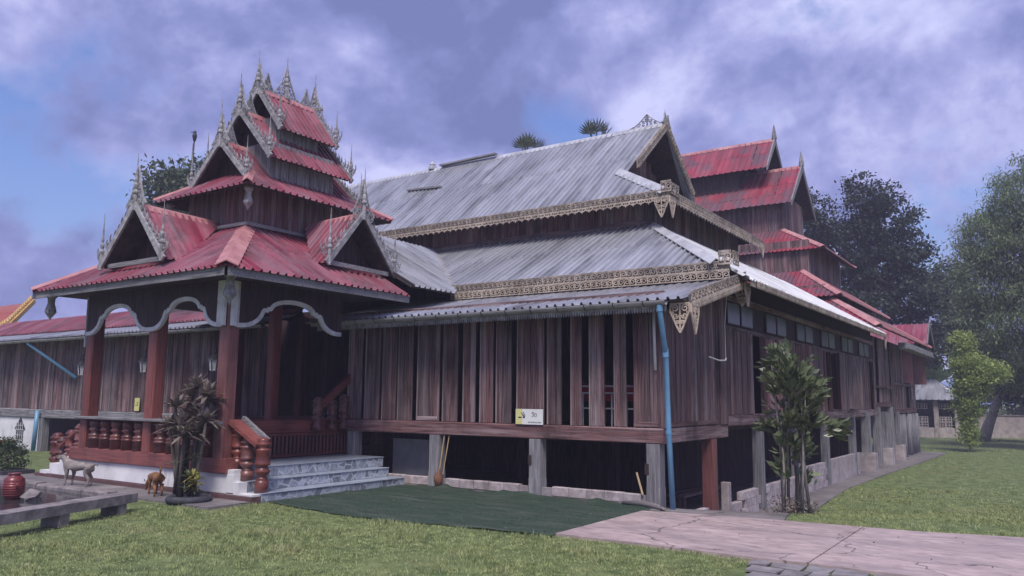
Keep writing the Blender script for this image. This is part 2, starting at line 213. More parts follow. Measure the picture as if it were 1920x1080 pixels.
# ------------------------------------------------------------------ mesh and object helpers
class MB:
    def __init__(s): s.v = []; s.f = []
    def add(s, vs, fs):
        o = len(s.v); s.v += [tuple(p) for p in vs]; s.f += [tuple(i + o for i in f) for f in fs]; return s
    def box(s, x0, x1, y0, y1, z0, z1):
        vs = [(x, y, z) for x in (x0, x1) for y in (y0, y1) for z in (z0, z1)]
        return s.add(vs, [(0, 1, 3, 2), (4, 6, 7, 5), (0, 4, 5, 1), (2, 3, 7, 6), (0, 2, 6, 4), (1, 5, 7, 3)])
    def cbox(s, x0, x1, y0, y1, z0, z1, c=0.012, axis=2):
        """box with chamfered long edges along axis"""
        lim = [(x0, x1), (y0, y1), (z0, z1)]; a, b = [i for i in range(3) if i != axis]
        (a0, a1), (b0, b1) = lim[a], lim[b]
        c = min(c, 0.3 * (a1 - a0), 0.3 * (b1 - b0))
        ring = [(a0 + c, b0), (a1 - c, b0), (a1, b0 + c), (a1, b1 - c), (a1 - c, b1), (a0 + c, b1), (a0, b1 - c), (a0, b0 + c)]
        vs = []
        for t in lim[axis]:
            for p in ring:
                q = [0, 0, 0]; q[a], q[b], q[axis] = p[0], p[1], t; vs.append(q)
        fs = [(i, (i + 1) % 8, (i + 1) % 8 + 8, i + 8) for i in range(8)] + [tuple(range(7, -1, -1)), tuple(range(8, 16))]
        return s.add(vs, fs)
    def bar(s, p0, p1, w, h, up=(0, 0, 1)):
        p0, p1, up = V(p0), V(p1), V(up); d = (p1 - p0).normalized(); sd = d.cross(up).normalized(); u = sd.cross(d)
        vs = [p + sd * a * w / 2 + u * b * h / 2 for p in (p0, p1) for a, b in ((-1, -1), (1, -1), (1, 1), (-1, 1))]
        return s.add(vs, [(3, 2, 1, 0), (4, 5, 6, 7), (0, 1, 5, 4), (1, 2, 6, 5), (2, 3, 7, 6), (3, 0, 4, 7)])
    def tube(s, pts, r, n=8, cap=True):
        pts = [V(p) for p in pts]; rs = r if isinstance(r, (list, tuple)) else [r] * len(pts); o = []
        ref = V((0.3, 0.2, 1)).normalized()
        for i, p in enumerate(pts):
            d = (pts[min(i + 1, len(pts) - 1)] - pts[max(i - 1, 0)]).normalized()
            a = d.cross(ref)
            if a.length < 0.05: a = d.cross(V((1, 0, 0)))
            a.normalize(); b = d.cross(a)
            o += [p + (a * math.cos(t) + b * math.sin(t)) * rs[i] for t in [2 * math.pi * k / n for k in range(n)]]
        fs = [(i * n + k, i * n + (k + 1) % n, (i + 1) * n + (k + 1) % n, (i + 1) * n + k) for i in range(len(pts) - 1) for k in range(n)]
        if cap: fs += [tuple(range(n - 1, -1, -1)), tuple(range((len(pts) - 1) * n, len(pts) * n))]
        return s.add(o, fs)
    def lathe(s, prof, n=12, c=(0, 0, 0), ph=0.0):
        o = [(c[0] + r * math.cos(ph + 2 * math.pi * k / n), c[1] + r * math.sin(ph + 2 * math.pi * k / n), c[2] + z) for r, z in prof for k in range(n)]
        m = len(prof)
        fs = [(i * n + k, i * n + (k + 1) % n, (i + 1) * n + (k + 1) % n, (i + 1) * n + k) for i in range(m - 1) for k in range(n)]
        fs += [tuple(range(n - 1, -1, -1)), tuple(range((m - 1) * n, m * n))]
        return s.add(o, fs)
    def prism(s, poly, ax, t):
        """poly: 3D points; ax: extrusion vector length t"""
        e = V(ax).normalized() * t; n = len(poly); a = [V(p) for p in poly]
        return s.add(a + [p + e for p in a], [tuple(range(n - 1, -1, -1)), tuple(range(n, 2 * n))] + [(i, (i + 1) % n, (i + 1) % n + n, i + n) for i in range(n)])
    def stroke(s, pts, w, t=0.022, off=0.0):
        """flat ribbon in the local XZ plane, thickness t along Y; w may be a list"""
        n = len(pts); ws = w if isinstance(w, (list, tuple)) else [w] * n; o = []
        for i, (x, z) in enumerate(pts):
            a = pts[max(i - 1, 0)]; b = pts[min(i + 1, n - 1)]; dx, dz = b[0] - a[0], b[1] - a[1]; l = math.hypot(dx, dz) or 1
            nx, nz = -dz / l * ws[i] / 2, dx / l * ws[i] / 2
            o += [(x + nx, off - t / 2, z + nz), (x - nx, off - t / 2, z - nz), (x - nx, off + t / 2, z - nz), (x + nx, off + t / 2, z + nz)]
        fs = [(4 * i + k, 4 * i + (k + 1) % 4, 4 * i + 4 + (k + 1) % 4, 4 * i + 4 + k) for i in range(n - 1) for k in range(4)]
        fs += [(3, 2, 1, 0), (4 * n - 4, 4 * n - 3, 4 * n - 2, 4 * n - 1)]
        return s.add(o, fs)
    def mesh(s, name, mat, smooth=False):
        m = bpy.data.meshes.new(name); m.from_pydata(s.v, [], s.f)
        m.materials.append(MATS[mat] if isinstance(mat, str) else mat)
        if smooth: m.shade_smooth()
        m.update(); return m
WM = {}
I4 = Matrix.Identity(4)
def put(name, me, parent=None, mw=I4, smooth=None):
    o = bpy.data.objects.new(name, me); sc.collection.objects.link(o); mw = mw.copy(); WM[o] = mw
    if parent is not None:
        o.parent = parent; o.matrix_parent_inverse = WM[parent].inverted()
    o.matrix_basis = mw; return o
def obj(name, mb, mat, parent=None, mw=I4, smooth=False): return put(name, mb.mesh(name, mat, smooth), parent, mw)
def thing(name, label, cat, loc, group=None):
    o = put(name, None, None, Matrix.Translation(loc)); return tag(o, label, cat, group)
def tag(o, label=None, cat=None, group=None, kind=None):
    for k, v in (('label', label), ('category', cat), ('group', group), ('kind', kind)):
        if v: o[k] = v
    return o
def T(x, y, z, rz=0.0, s=(1, 1, 1)): return Matrix.Translation((x, y, z)) @ Matrix.Rotation(rz, 4, 'Z') @ Matrix.Diagonal((*s, 1))
def frame(o, x, z, s=(1, 1, 1)):
    """matrix with local X along x, local Z near z, Y = thickness"""
    x = V(x).normalized(); y = V(z).cross(x).normalized(); z = x.cross(y)
    m = Matrix((x, y, z)).transposed().to_4x4(); m.translation = V(o); return m @ Matrix.Diagonal((*s, 1))
_cache = {}
def shared(key, fn, mat, smooth=False):
    k = (key, mat)
    if k not in _cache: _cache[k] = fn().mesh(key, mat, smooth)
    return _cache[k]
def boxpart(name, mat, parent, x0, x1, y0, y1, z0, z1, axis=2, c=0.012):
    mb = MB().cbox(x0, x1, y0, y1, z0, z1, c, axis); return obj(name, mb, mat, parent)

# corrugated roof slope: a boarded deck with ribbed sheets lying on it
def roof(parent, poly, u, mat, sheet=0.80, rib=0.20, amp=0.05, name='roof_slope', deck='soffit', dt=0.05, over=0.05):
    P = [V(p) for p in poly]; u = V(u).normalized(); n = V((0, 0, 0))
    for i in range(len(P)):
        a, b = P[i] - P[0], P[(i + 1) % len(P)] - P[0]; n += a.cross(b)
    n.normalize()
    if n.z < 0: n = -n
    v = n.cross(u).normalized()
    if v.z < 0: v = -v
    q = [((p - P[0]).dot(u), (p - P[0]).dot(v)) for p in P]
    d = obj(name, MB().prism([p - n * (dt + 0.012) for p in P], n, dt), deck, parent)
    umin, umax = min(a for a, b in q), max(a for a, b in q)
    def clip(t):
        vs = []
        for i in range(len(q)):
            (a, b), (c, e) = q[i], q[(i + 1) % len(q)]
            if abs(a - c) < 1e-9: continue
            k = (t - a) / (c - a)
            if -1e-9 <= k <= 1 + 1e-9: vs.append(b + (e - b) * k)
        return (min(vs), max(vs)) if vs else None
    vspan = max(b for a, b in q) - min(b for a, b in q); vmid = min(b for a, b in q) + vspan * 0.52
    k = 0; x = umin
    while x < umax - 1e-3:
        x1 = min(x + sheet, umax); us = []
        j = math.floor(x / rib) - 1
        while j * rib < x1 + rib:
            us += [(j * rib + f * rib, h * amp) for f, h in ((0, 0), (0.56, 0), (0.66, 1), (0.84, 1), (0.94, 0))]; j += 1
        us = [(a, h) for a, h in us if x < a < x1]
        ext = [x + 1e-4, x1 - 1e-4] + [a for a, b in q if x + 1e-3 < a < x1 - 1e-3]
        def prof(a):
            f = (a / rib) % 1.0
            return amp * (0 if f < 0.56 else (f - 0.56) / 0.10 if f < 0.66 else 1 if f < 0.84 else (0.94 - f) / 0.10 if f < 0.94 else 0)
        us = sorted(us + [(a, prof(a)) for a in ext])
        dv = random.uniform(0, 0.025); dn = random.uniform(0, 0.006) + 0.004 * (k % 2)
        cs = [clip(min(max(a, umin + 1e-5), umax - 1e-5)) for a, h in us]; vlo, vhi = min(c[0] for c in cs), max(c[1] for c in cs)
        mid = vmid + random.uniform(-0.03, 0.03); rows = [(-1e9, mid + 0.09, 0.0), (mid, 1e9, 0.009)] if vspan > 2.2 and vlo < mid - 0.3 and vhi > mid + 0.3 else [(-1e9, 1e9, 0.0)]
        for r0, r1, rn in rows:
            mb = MB(); vs = []; fs = []
            for (a, h), (lo, hi) in zip(us, cs):
                lo2 = max(lo - (over + dv if hi - lo > 0.08 else 0), r0); hi2 = max(min(hi, r1), lo2 + 0.001) if hi > lo2 else hi; lo2 = min(lo2, hi2); e = h + dn + rn; b0 = P[0] + u * a
                vs += [b0 + v * lo2 + n * e, b0 + v * hi2 + n * e, b0 + v * lo2 + n * (e - 0.008), b0 + v * hi2 + n * (e - 0.008)]
            for i in range(len(us) - 1):
                a, b = 4 * i, 4 * i + 4
                fs += [(a, b, b + 1, a + 1), (a + 2, a + 3, b + 3, b + 2), (a, a + 2, b + 2, b), (a + 1, b + 1, b + 3, a + 3)]
            obj('roof_sheet', mb.add(vs, fs), mat, d)
        x = x1; k += 1
    return d
def ridge_cap(parent, p0, p1, na, nb, w, mat, name='ridge_cap'):
    """folded flashing along p0-p1 with wings down the two slopes (na, nb: downhill directions)"""
    p0, p1 = V(p0), V(p1); na, nb = V(na).normalized() * w, V(nb).normalized() * w; up = V((0, 0, 0.05)); th = V((0, 0, 0.02))
    ring = lambda p: [p + na + up, p + up * 1.5 + V((0, 0, 0.02)), p + nb + up, p + nb + up - th, p + up * 1.5, p + na + up - th]
    vs = ring(p0) + ring(p1)
    fs = [(i, (i + 1) % 6, (i + 1) % 6 + 6, i + 6) for i in range(6)] + [(5, 4, 3, 2, 1, 0), (6, 7, 8, 9, 10, 11)]
    return obj(name, MB().add(vs, fs), mat, parent)

# carved fretwork units ------------------------------------------------
def spiral(cx, cz, r, turns, a0, sgn=1, n=14, rin=0.22):
    return [(cx + r * (1 - (1 - rin) * i / n) * math.cos(a0 + sgn * turns * 2 * math.pi * i / n), cz + r * (1 - (1 - rin) * i / n) * math.sin(a0 + sgn * turns * 2 * math.pi * i / n)) for i in range(n + 1)]
def fret_band():        # 0.30 x 0.20 pierced scroll panel, hangs from z=0 down
    m = MB(); k = [0]
    def st(p, w): k[0] += 1; m.stroke(p, w, 0.024, 0.0011 * k[0])
    st([(0, -0.012), (0.30, -0.012)], 0.026); st([(0, -0.188), (0.30, -0.188)], 0.026)
    st(spiral(0.075, -0.10, 0.078, 1.35, 0.2), 0.020); st(spiral(0.225, -0.10, 0.078, 1.35, math.pi - 0.2, -1), 0.020)
    st([(0.15, -0.02), (0.14, -0.07), (0.15, -0.10), (0.16, -0.14), (0.15, -0.18)], [0.05, 0.02, 0.035, 0.02, 0.05])
    st([(0.0, -0.03), (0.018, -0.10), (0.0, -0.17)], 0.018); st([(0.30, -0.03), (0.282, -0.10), (0.30, -0.17)], 0.018)
    return m
def fret_drop():        # 0.22 x 0.15 scalloped hanging fringe
    m = MB(); k = [0]
    def st(p, w): k[0] += 1; m.stroke(p, w, 0.022, 0.0011 * k[0])
    st([(0, -0.015), (0.22, -0.015)], 0.03)
    st([(0.004, -0.03), (0.02, -0.075), (0.06, -0.098), (0.11, -0.105), (0.16, -0.098), (0.20, -0.075), (0.216, -0.03)], 0.028)
    st(spiral(0.11, -0.055, 0.042, 1.0, 1.57, 1, 10, 0.5), 0.020); st([(0.11, -0.10), (0.11, -0.155)], [0.055, 0.006])
    st([(0.0, -0.03), (0.0, -0.09)], [0.05, 0.01])
    return m
def fret_teeth():       # 0.30 x 0.12 row of small teeth
    m = MB(); m.stroke([(0, -0.02), (0.30, -0.02)], 0.04, 0.022)
    for i in range(6): m.stroke([(0.025 + 0.05 * i, -0.03), (0.025 + 0.05 * i, -0.085), (0.025 + 0.05 * i, -0.12)], [0.040, 0.032, 0.004], 0.022, 0.001 * (i + 1))
    return m
def fret_flame():       # 0.30 long x 0.26 high crest, stands up from z=0
    m = MB(); k = [0]
    def st(p, w): k[0] += 1; m.stroke(p, w, 0.022, 0.0011 * k[0])
    st([(0, 0.012), (0.30, 0.012)], 0.026)
    st(spiral(0.10, 0.10, 0.080, 1.3, -1.2), 0.019); st(spiral(0.215, 0.085, 0.065, 1.3, -1.9, -1), 0.019)
    st([(0.02, 0.02), (0.01, 0.12), (0.06, 0.20), (0.14, 0.255)], [0.026, 0.022, 0.022, 0.006])
    st([(0.17, 0.06), (0.17, 0.14), (0.22, 0.19), (0.29, 0.225)], [0.026, 0.022, 0.020, 0.006])
    return m
def fret_crest(w=1.0, h=1.0):   # triangular lace crest, centred, stands from z=0
    m = MB(); k = [0]
    def st(p, ww): k[0] += 1; m.stroke(p, ww, 0.03, 0.0009 * k[0])
    for s in (-1, 1):
        st([(s * 0.62 * w, 0), (s * 0.42 * w, 0.14 * h), (s * 0.26 * w, 0.40 * h), (s * 0.12 * w, 0.70 * h), (0, 1.0 * h)], 0.035)
        for (cx, cz, r, a) in ((0.46, 0.075, 0.07, 0), (0.31, 0.10, 0.095, 2), (0.14, 0.11, 0.085, 1), (0.27, 0.27, 0.075, 3), (0.12, 0.31, 0.085, 0.5), (0.15, 0.48, 0.065, 2), (0.055, 0.58, 0.05, 1), (0.05, 0.45, 0.045, 4), (0.05, 0.74, 0.04, 2)):
            st(spiral(s * cx * w, cz * h, r * min(w, h), 1.15, a if s > 0 else math.pi - a, s, 10, 0.35), 0.020)
    st([(0, 0), (0, h)], 0.05); st([(-0.62 * w, 0.012), (0.62 * w, 0.012)], 0.03)
    return m
def fret_bracket():     # hanging corner pendant, 0.36 wide x 0.55 deep from z=0 down
    m = MB(); k = [0]
    def st(p, w): k[0] += 1; m.stroke(p, w, 0.03, 0.0009 * k[0])
    st([(-0.18, 0), (-0.185, -0.16), (-0.12, -0.30), (-0.06, -0.44), (0.0, -0.55)], 0.03); st([(0.18, 0), (0.185, -0.16), (0.12, -0.30), (0.06, -0.44), (0, -0.55)], 0.03)
    st([(-0.18, -0.012), (0.18, -0.012)], 0.03); st([(0, 0), (0, -0.5)], 0.028)
    for s in (-1, 1):
        for cx, cz, r, a in ((0.10, -0.10, 0.075, 1), (0.085, -0.24, 0.06, 3), (0.05, -0.36, 0.04, 0), (0.15, -0.04, 0.03, 0), (0.155, -0.18, 0.03, 2)):
            st(spiral(s * cx, cz, r, 1.3, a if s > 0 else math.pi - a, s, 10), 0.022)
    return m
FRET = dict(fret_band=(fret_band, 0.30), fret_drop=(fret_drop, 0.22), fret_teeth=(fret_teeth, 0.30), fret_flame=(fret_flame, 0.30))
def fret_run(parent, kind, mat, p0, p1, up=(0, 0, 1), sz=1.0, off=(0, 0, 0), name='fretwork_piece', lens=None):
    fn, ln = FRET[kind]; p0, p1 = V(p0) + V(off), V(p1) + V(off); d = p1 - p0; n = max(1, round(d.length / (ln * sz))); sx = d.length / n / ln
    me = shared(kind, fn, mat)
    for i in range(n):
        put(name, me, parent, frame(p0 + d * (i / n), d, up, (sx, 1, sz if lens is None else lens(i / n) * sz)))
def spire_profile(h, r=0.05):
    return [(r, 0), (r, 0.28 * h), (r * 1.5, 0.30 * h), (r * 1.5, 0.33 * h), (r * 0.8, 0.36 * h), (r * 1.15, 0.40 * h), (r * 1.15, 0.44 * h), (r * 0.6, 0.48 * h), (r * 0.85, 0.53 * h), (r * 0.5, 0.60 * h), (r * 0.55, 0.65 * h), (r * 0.3, 0.78 * h), (0.004, h)]
def spire(parent, p, h, r=0.044, mat='fretgrey', name='finial'): return obj(name, MB().lathe(spire_profile(h, r), 8, p), mat, parent)
def gable_trim(parent, apex, b0, b1, nrm, fh, bh=0.55, w=0.16, mat='fretgrey', lace=1.0, spires=True, flat=False):
    """bargeboards, lace crest and spires of one gable; nrm points out of the gable"""
    apex, b0, b1, nrm = V(apex), V(b0), V(b1), V(nrm).normalized()
    for b in (b0, b1):
        d = (b - apex).normalized(); perp = nrm.cross(d);
        if perp.z < 0: perp = -perp
        a2 = apex; b2 = b + d * 0.08
        m = MB(); vs = [a2 - perp * w * 0.2, a2 + perp * w * 0.0 + V((0, 0, w * 0.9)), b2 + perp * w * 0.75, b2 - perp * w * 0.35]
        m.prism([p + nrm * 0.02 for p in vs], nrm, 0.05); obj('bargeboard', m, mat, parent)
        if lace > 0:
            e0 = b + perp * w * 0.55; e1 = apex + V((0, 0, w * 0.75)); dd = e1 - e0
            x = dd if nrm.cross(dd).dot(perp) < 0 else dd
            fret_run(parent, 'fret_flame', 'fretgrey', e0, e1, perp, lace, nrm * 0.03, lens=lambda t: 0.45 + 2.6 * abs(t - 0.5) ** 1.6)
    if spires:
        spire(parent, apex + nrm * 0.05 - V((0, 0, 0.10)), fh * 1.28)
        for b in (b0, b1): spire(parent, b + nrm * 0.05 - V((0, 0, 0.08)), bh * 1.5 + 0.18, 0.038)
def planks(parent, p0, p1, z0, z1, nrm, wd=0.2, mat='wood_v', jit=0.012, skip=None, zt=None, name='plank', t=0.03):
    """vertical boards from p0 to p1 (plan points)"""
    p0, p1, nrm = V((*p0, 0)), V((*p1, 0)), V((*nrm, 0)); d = p1 - p0; n = max(1, round(d.length / wd)); e = d.normalized(); wl = d.length / n
    for i in range(n):
        a = p0 + e * (i * wl + 0.004); b = p0 + e * ((i + 1) * wl - 0.004)
        if skip and skip((i + 0.5) / n): continue
        j = nrm * random.uniform(0, jit); zt1 = z1 if zt is None else zt((i + 0.5) / n)
        lo = z0 + random.uniform(-0.01, 0.01)
        lean = e * random.uniform(-0.006, 0.006) + nrm * random.uniform(-0.004, 0.008)
        m = MB().prism([V((q.x, q.y, z)) + j + (lean if z == zt1 else lean * 0) for q, z in ((a, lo), (b, lo), (b, zt1), (a, zt1))], nrm, t); obj(name, m, mat, parent)

# ------------------------------------------------------------------ ground
def sstep(t): t = np.clip(t, 0, 1); return t * t * (3 - 2 * t)
def gz(x, y):
    x = np.asarray(x, float); y = np.asarray(y, float)
    return -0.69 * sstep((y - (-0.45 + 0.12 * np.maximum(x, 0))) / (3.6 + 1.6 * np.clip(x - 0.6, 0, 6))) * sstep((x + 10) / 8)
def grid_mesh(name, xs, ys, zf, mat):
    X, Y = np.meshgrid(xs, ys); Z = zf(X, Y); nx, ny = len(xs), len(ys)
    v = np.stack([X, Y, Z], -1).reshape(-1, 3); i = np.arange(nx * ny).reshape(ny, nx)
    f = np.stack([i[:-1, :-1], i[:-1, 1:], i[1:, 1:], i[1:, :-1]], -1).reshape(-1, 4)
    m = bpy.data.meshes.new(name); m.from_pydata(v.tolist(), [], f.tolist()); m.materials.append(MATS[mat]); m.shade_smooth(); return m
xs = np.concatenate([[-600, -200, -90, -50], np.arange(-32, 14, 0.4), [16, 25, 50, 120, 400, 900]]); ys = np.concatenate([[-300, -80, -30], np.arange(-16, 12, 0.4), [15, 20, 30, 45, 60, 90, 160, 400, 1200]])
lawn = put('lawn', grid_mesh('lawn', xs, ys, lambda x, y: gz(x, y) - 0.012 + 0.012 * np.sin(x * 2.1 + 1.3 * np.sin(y * 1.7)), 'lawn')); tag(lawn, 'short mown lawn around the temple', 'lawn', kind='structure')
def strip(name, mat, pts_lo, pts_hi, lift, label, n=40, m=10, t=0.1):
    """sheet between two edge polylines following the ground"""
    def at(pl, t):
        s = t * (len(pl) - 1); i = min(int(s), len(pl) - 2); k = s - i
        return np.array(pl[i]) * (1 - k) + np.array(pl[i + 1]) * k
    v = []; 
    for i in range(n + 1):
        a, b = at(pts_lo, i / n), at(pts_hi, i / n)
        for j in range(m + 1):
            p = a + (b - a) * j / m; v.append((p[0], p[1], float(gz(p[0], p[1])) + lift))
    f = [(i * (m + 1) + j, (i + 1) * (m + 1) + j, (i + 1) * (m + 1) + j + 1, i * (m + 1) + j + 1) for i in range(n) for j in range(m)]
    k = len(v); bd = [i * (m + 1) for i in range(n + 1)] + [n * (m + 1) + j for j in range(1, m + 1)] + [i * (m + 1) + m for i in range(n - 1, -1, -1)] + list(range(m - 1, 0, -1))
    v += [(v[i][0], v[i][1], v[i][2] - t) for i in bd]
    f += [(bd[i], bd[(i + 1) % len(bd)], k + (i + 1) % len(bd), k + i) for i in range(len(bd))]
    o = bpy.data.meshes.new(name); o.from_pydata(v, [], f); o.materials.append(MATS[mat]); o.update()
    return tag(put(name, o), label, None, None, 'structure')
PATH_FAR = [(-0.05, -1.0), (0.7, -0.80), (2.36, -0.60), (4.2, -0.50), (5.7, -0.12), (9, 0.5)]
def slab(x0, x1):
    far = lambda x: float(np.interp(x, [p[0] for p in PATH_FAR], [p[1] for p in PATH_FAR]))
    k = np.linspace(x0, x1, 8)
    return strip('concrete_path', 'pinkcrete', [(x, -3.98 - 0.012 * math.sin(3 * x)) for x in k], [(x, far(x) + 0.012 * math.sin(4 * x)) for x in k], 0.035, 'pinkish concrete path beside the temple corner')
slab(-0.02, 3.55); slab(3.57, 9.0)
strip('apron', 'greycrete', [(-0.35, -0.70), (-0.35, 6), (-0.35, 12), (-0.35, 18), (-0.35, 26), (-0.35, 34)], [(2.35, -0.62), (1.20, 5.0), (0.74, 12), (0.84, 18), (1.15, 26), (1.35, 34)], 0.02, 'damp grey concrete strip along the right side of the hall', 60, 6)
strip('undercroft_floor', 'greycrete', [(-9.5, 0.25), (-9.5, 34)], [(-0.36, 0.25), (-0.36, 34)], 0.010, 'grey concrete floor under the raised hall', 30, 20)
strip('forecourt_paving', 'greycrete', [(-30, -5.62), (-6.4, -5.35)], [(-30, -4.2), (-6.4, -4.2)], 0.03, 'narrow grey paving in front of the pavilion base', 30, 4)

# ------------------------------------------------------------------ main hall
hall = thing('temple_hall', 'long raised wooden hall with ribbed grey metal roofs and carved eaves', 'temple hall', (-5, 6, 0))
def hp(name, mb, mat, **k): return obj(name, mb, mat, hall, **k)
# porch floor beam, posts, floor
boxpart('floor_beam', 'wood_x', hall, -8.75, 0.03, -0.12, 0.03, 1.16, 1.45, 0, 0.02)
boxpart('floor_beam', 'wood_y', hall, -0.10, 0.05, 0.034, 3.46, 1.165, 1.455, 1, 0.02)
boxpart('floor_beam', 'wood_y', hall, -0.09, 0.045, 3.47, 21.9, 1.40, 1.66, 1, 0.02)
boxpart('floor_deck', 'darkwood', hall, -9.5, -0.11, 0.04, 21.8, 1.30, 1.42, 0)
def post(x, y, z0, z1, w=0.27, mat='greywood_v', mat2=None):
    m = MB(); c = 0.02
    for a, b, s in ((z0, z0 + (z1 - z0) * 0.33, 1.0), (z0 + (z1 - z0) * 0.33, z1, 0.96)):
        m.cbox(x - w / 2 * s, x + w / 2 * s, y - w / 2 * s, y + w / 2 * s, a, b - 0.001, c)
    return obj('post', m, mat, hall)
for x in (-8.2, -5.56, -2.85, -0.19): post(x, 0.0, -0.05, 1.158, 0.29)
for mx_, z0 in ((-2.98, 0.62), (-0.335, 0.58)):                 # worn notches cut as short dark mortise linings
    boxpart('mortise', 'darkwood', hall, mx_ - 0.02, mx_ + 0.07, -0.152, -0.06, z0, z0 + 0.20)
for x in (-8.2, -5.5, -2.8): 
    for y in (3.4, 6.8, 10.2, 13.6, 17.0): post(x, y, -0.75, 1.30, 0.24, 'darkwood')
for y, w in ((2.5, 0.28), (5.95, 0.26), (9.4, 0.25), (13.0, 0.26), (17.2, 0.26)): post(-0.05, y, -0.72, 1.165 if y < 3 else 1.40, w, 'redwood_v' if y < 3 else 'greywood_v')
for y in (19.6, 23.6, 26.8):
    post(0.0, y, -0.05, 1.55, 0.34, 'greywood_v'); boxpart('footing', 'lightcrete', hall, -0.30, 0.34, y - 0.32, y + 0.32, -0.72, 0.0, 2, 0.03)
for y, z in ((3.05, 0.36),): boxpart('concrete_stub', 'lightcrete', hall, -0.02, 0.16, y, y + 0.2, -0.7, 0.20, 2, 0.02)
planks(hall, (-9.45, 5.2), (-2.2, 5.2), -0.7, 1.3, (0, -1), 0.3, 'darkwood', name='undercroft_light_block'); planks(hall, (-2.2, 5.2), (-2.2, 21.4), -0.7, 1.3, (1, 0), 0.4, 'darkwood', name='undercroft_light_block')  # dark boards added to shut out light from behind and keep the undercroft black
planks(hall, (-9.45, 0.4), (-9.45, 5.2), -0.1, 1.3, (1, 0), 0.3, 'darkwood', name='undercroft_light_block'); planks(hall, (-2.2, 21.4), (-0.2, 21.4), -0.7, 1.3, (0, -1), 0.4, 'darkwood', name='undercroft_light_block')  # more added boards, blocking light from the left side and far end
# block plinth along the front
bm_ = shared('block', lambda: MB().cbox(0, 0.385, -0.07, 0.07, 0, 0.185, 0.012, 0), 'block')
x = -7.25
while x < -0.45:
    if not any(abs(x + 0.19 - p) < 0.26 for p in (-5.56, -2.85)):
        put('block', bm_, hall, T(x + random.uniform(0, 0.006), random.uniform(-0.012, 0.012), 0.015 + random.uniform(-0.004, 0.006) , random.uniform(-0.008, 0.008)))
    x += 0.40
hp('mortar_bed', MB().box(-7.3, -0.35, -0.055, 0.055, -0.05, 0.175), 'mortar')
# block walls along the right side
bmy = shared('block_side', lambda: MB().cbox(-0.07, 0.07, 0, 0.385, 0, 0.187, 0.006, 1), 'block')
def blockwall(y0, y1, z0, rows):
    for r in range(rows):
        y = y0 + (0.2 if r % 2 else 0)
        while y + 0.385 <= y1 + 0.01:
            put('block', bmy, hall, T(-0.02 + random.uniform(-0.003, 0.003), y, z0 + r * 0.193, random.uniform(-0.003, 0.003))); y += 0.395
    hp('mortar_bed', MB().box(-0.085, 0.043, y0 + 0.21, y1 - 0.22, z0 - 0.05, z0 + rows * 0.193 - 0.012), 'mortar')
blockwall(0.7, 2.4, -0.62, 2); blockwall(3.3, 4.4, -0.70, 2); blockwall(4.35, 5.8, -0.70, 3); blockwall(6.1, 9.3, -0.70, 3); blockwall(9.55, 12.8, -0.70, 4)
boxpart('plinth_wall', 'lightcrete', hall, -0.09, 0.05, 13.15, 17.9, -0.75, 0.10, 1)
# front shutters
SL = [(-8.42, -7.90, 9), (-7.85, -7.31, 8), (-7.27, -6.79, 7), (-6.74, -6.25, 6), (-6.15, -5.44, 2), (-5.39, -4.92, 5), (-4.80, -4.41, 14), (-4.33, -3.93, 10), (-3.88, -3.43, 12), (-3.34, -2.64, 2), (-2.58, -2.22, 10), (-2.00, -1.73, 16), (-1.57, -1.21, 14), (-1.02, -0.73, 18), (-0.62, -0.04, 0)]
for i, (a, b, ang) in enumerate(SL):
    wd = (b - a) / max(0.8, math.cos(math.radians(ang))) ; npk = max(2, round(wd / 0.17)); ang = -ang * 0.25; mw = T(a + 0.012, -0.030 + random.uniform(-0.018, 0.012), 1.462, math.radians(ang))
    wd = b - a - (0.055 if i < 9 else 0.03)
    p = put('shutter_panel', MB().box(0.01, wd - 0.01, 0.0, 0.022, 0.02, 2.46).mesh('shutter_panel', 'darkwood'), hall, mw)
    e = 0.0; cuts = sorted([0] + [wd * (k + random.uniform(-0.12, 0.12)) / npk for k in range(1, npk)] + [wd])
    for c0, c1 in zip(cuts, cuts[1:]):
        d = random.uniform(0.018, 0.034)
        put('plank', MB().cbox(c0 + 0.004, c1 - 0.004, -d, -0.001, 0.0, 2.45, 0.007).mesh('plank', 'wood_v'), p, mw)
    if i in (4, 9, 14):
        put('frame_rail', MB().cbox(0.02, wd - 0.02, -0.062, -0.036, 0.005, 0.10, 0.01, 0).mesh('frame_rail', 'wood_x'), p, mw)
    if i == 14:
        for q in (0.03, wd - 0.11): put('frame_rail', MB().cbox(q, q + 0.08, -0.060, -0.036, 0.102, 2.4, 0.01).mesh('frame_rail', 'wood_v'), p, mw)
    else:
        put('edge_strip', MB().cbox(-0.014, 0.012, -0.055, 0.03, 0.0, 2.44, 0.004).mesh('edge_strip', 'palewood'), p, mw)
boxpart('head_beam', 'wood_x', hall, -8.75, 0.03, -0.03, 0.12, 3.93, 4.10, 0)
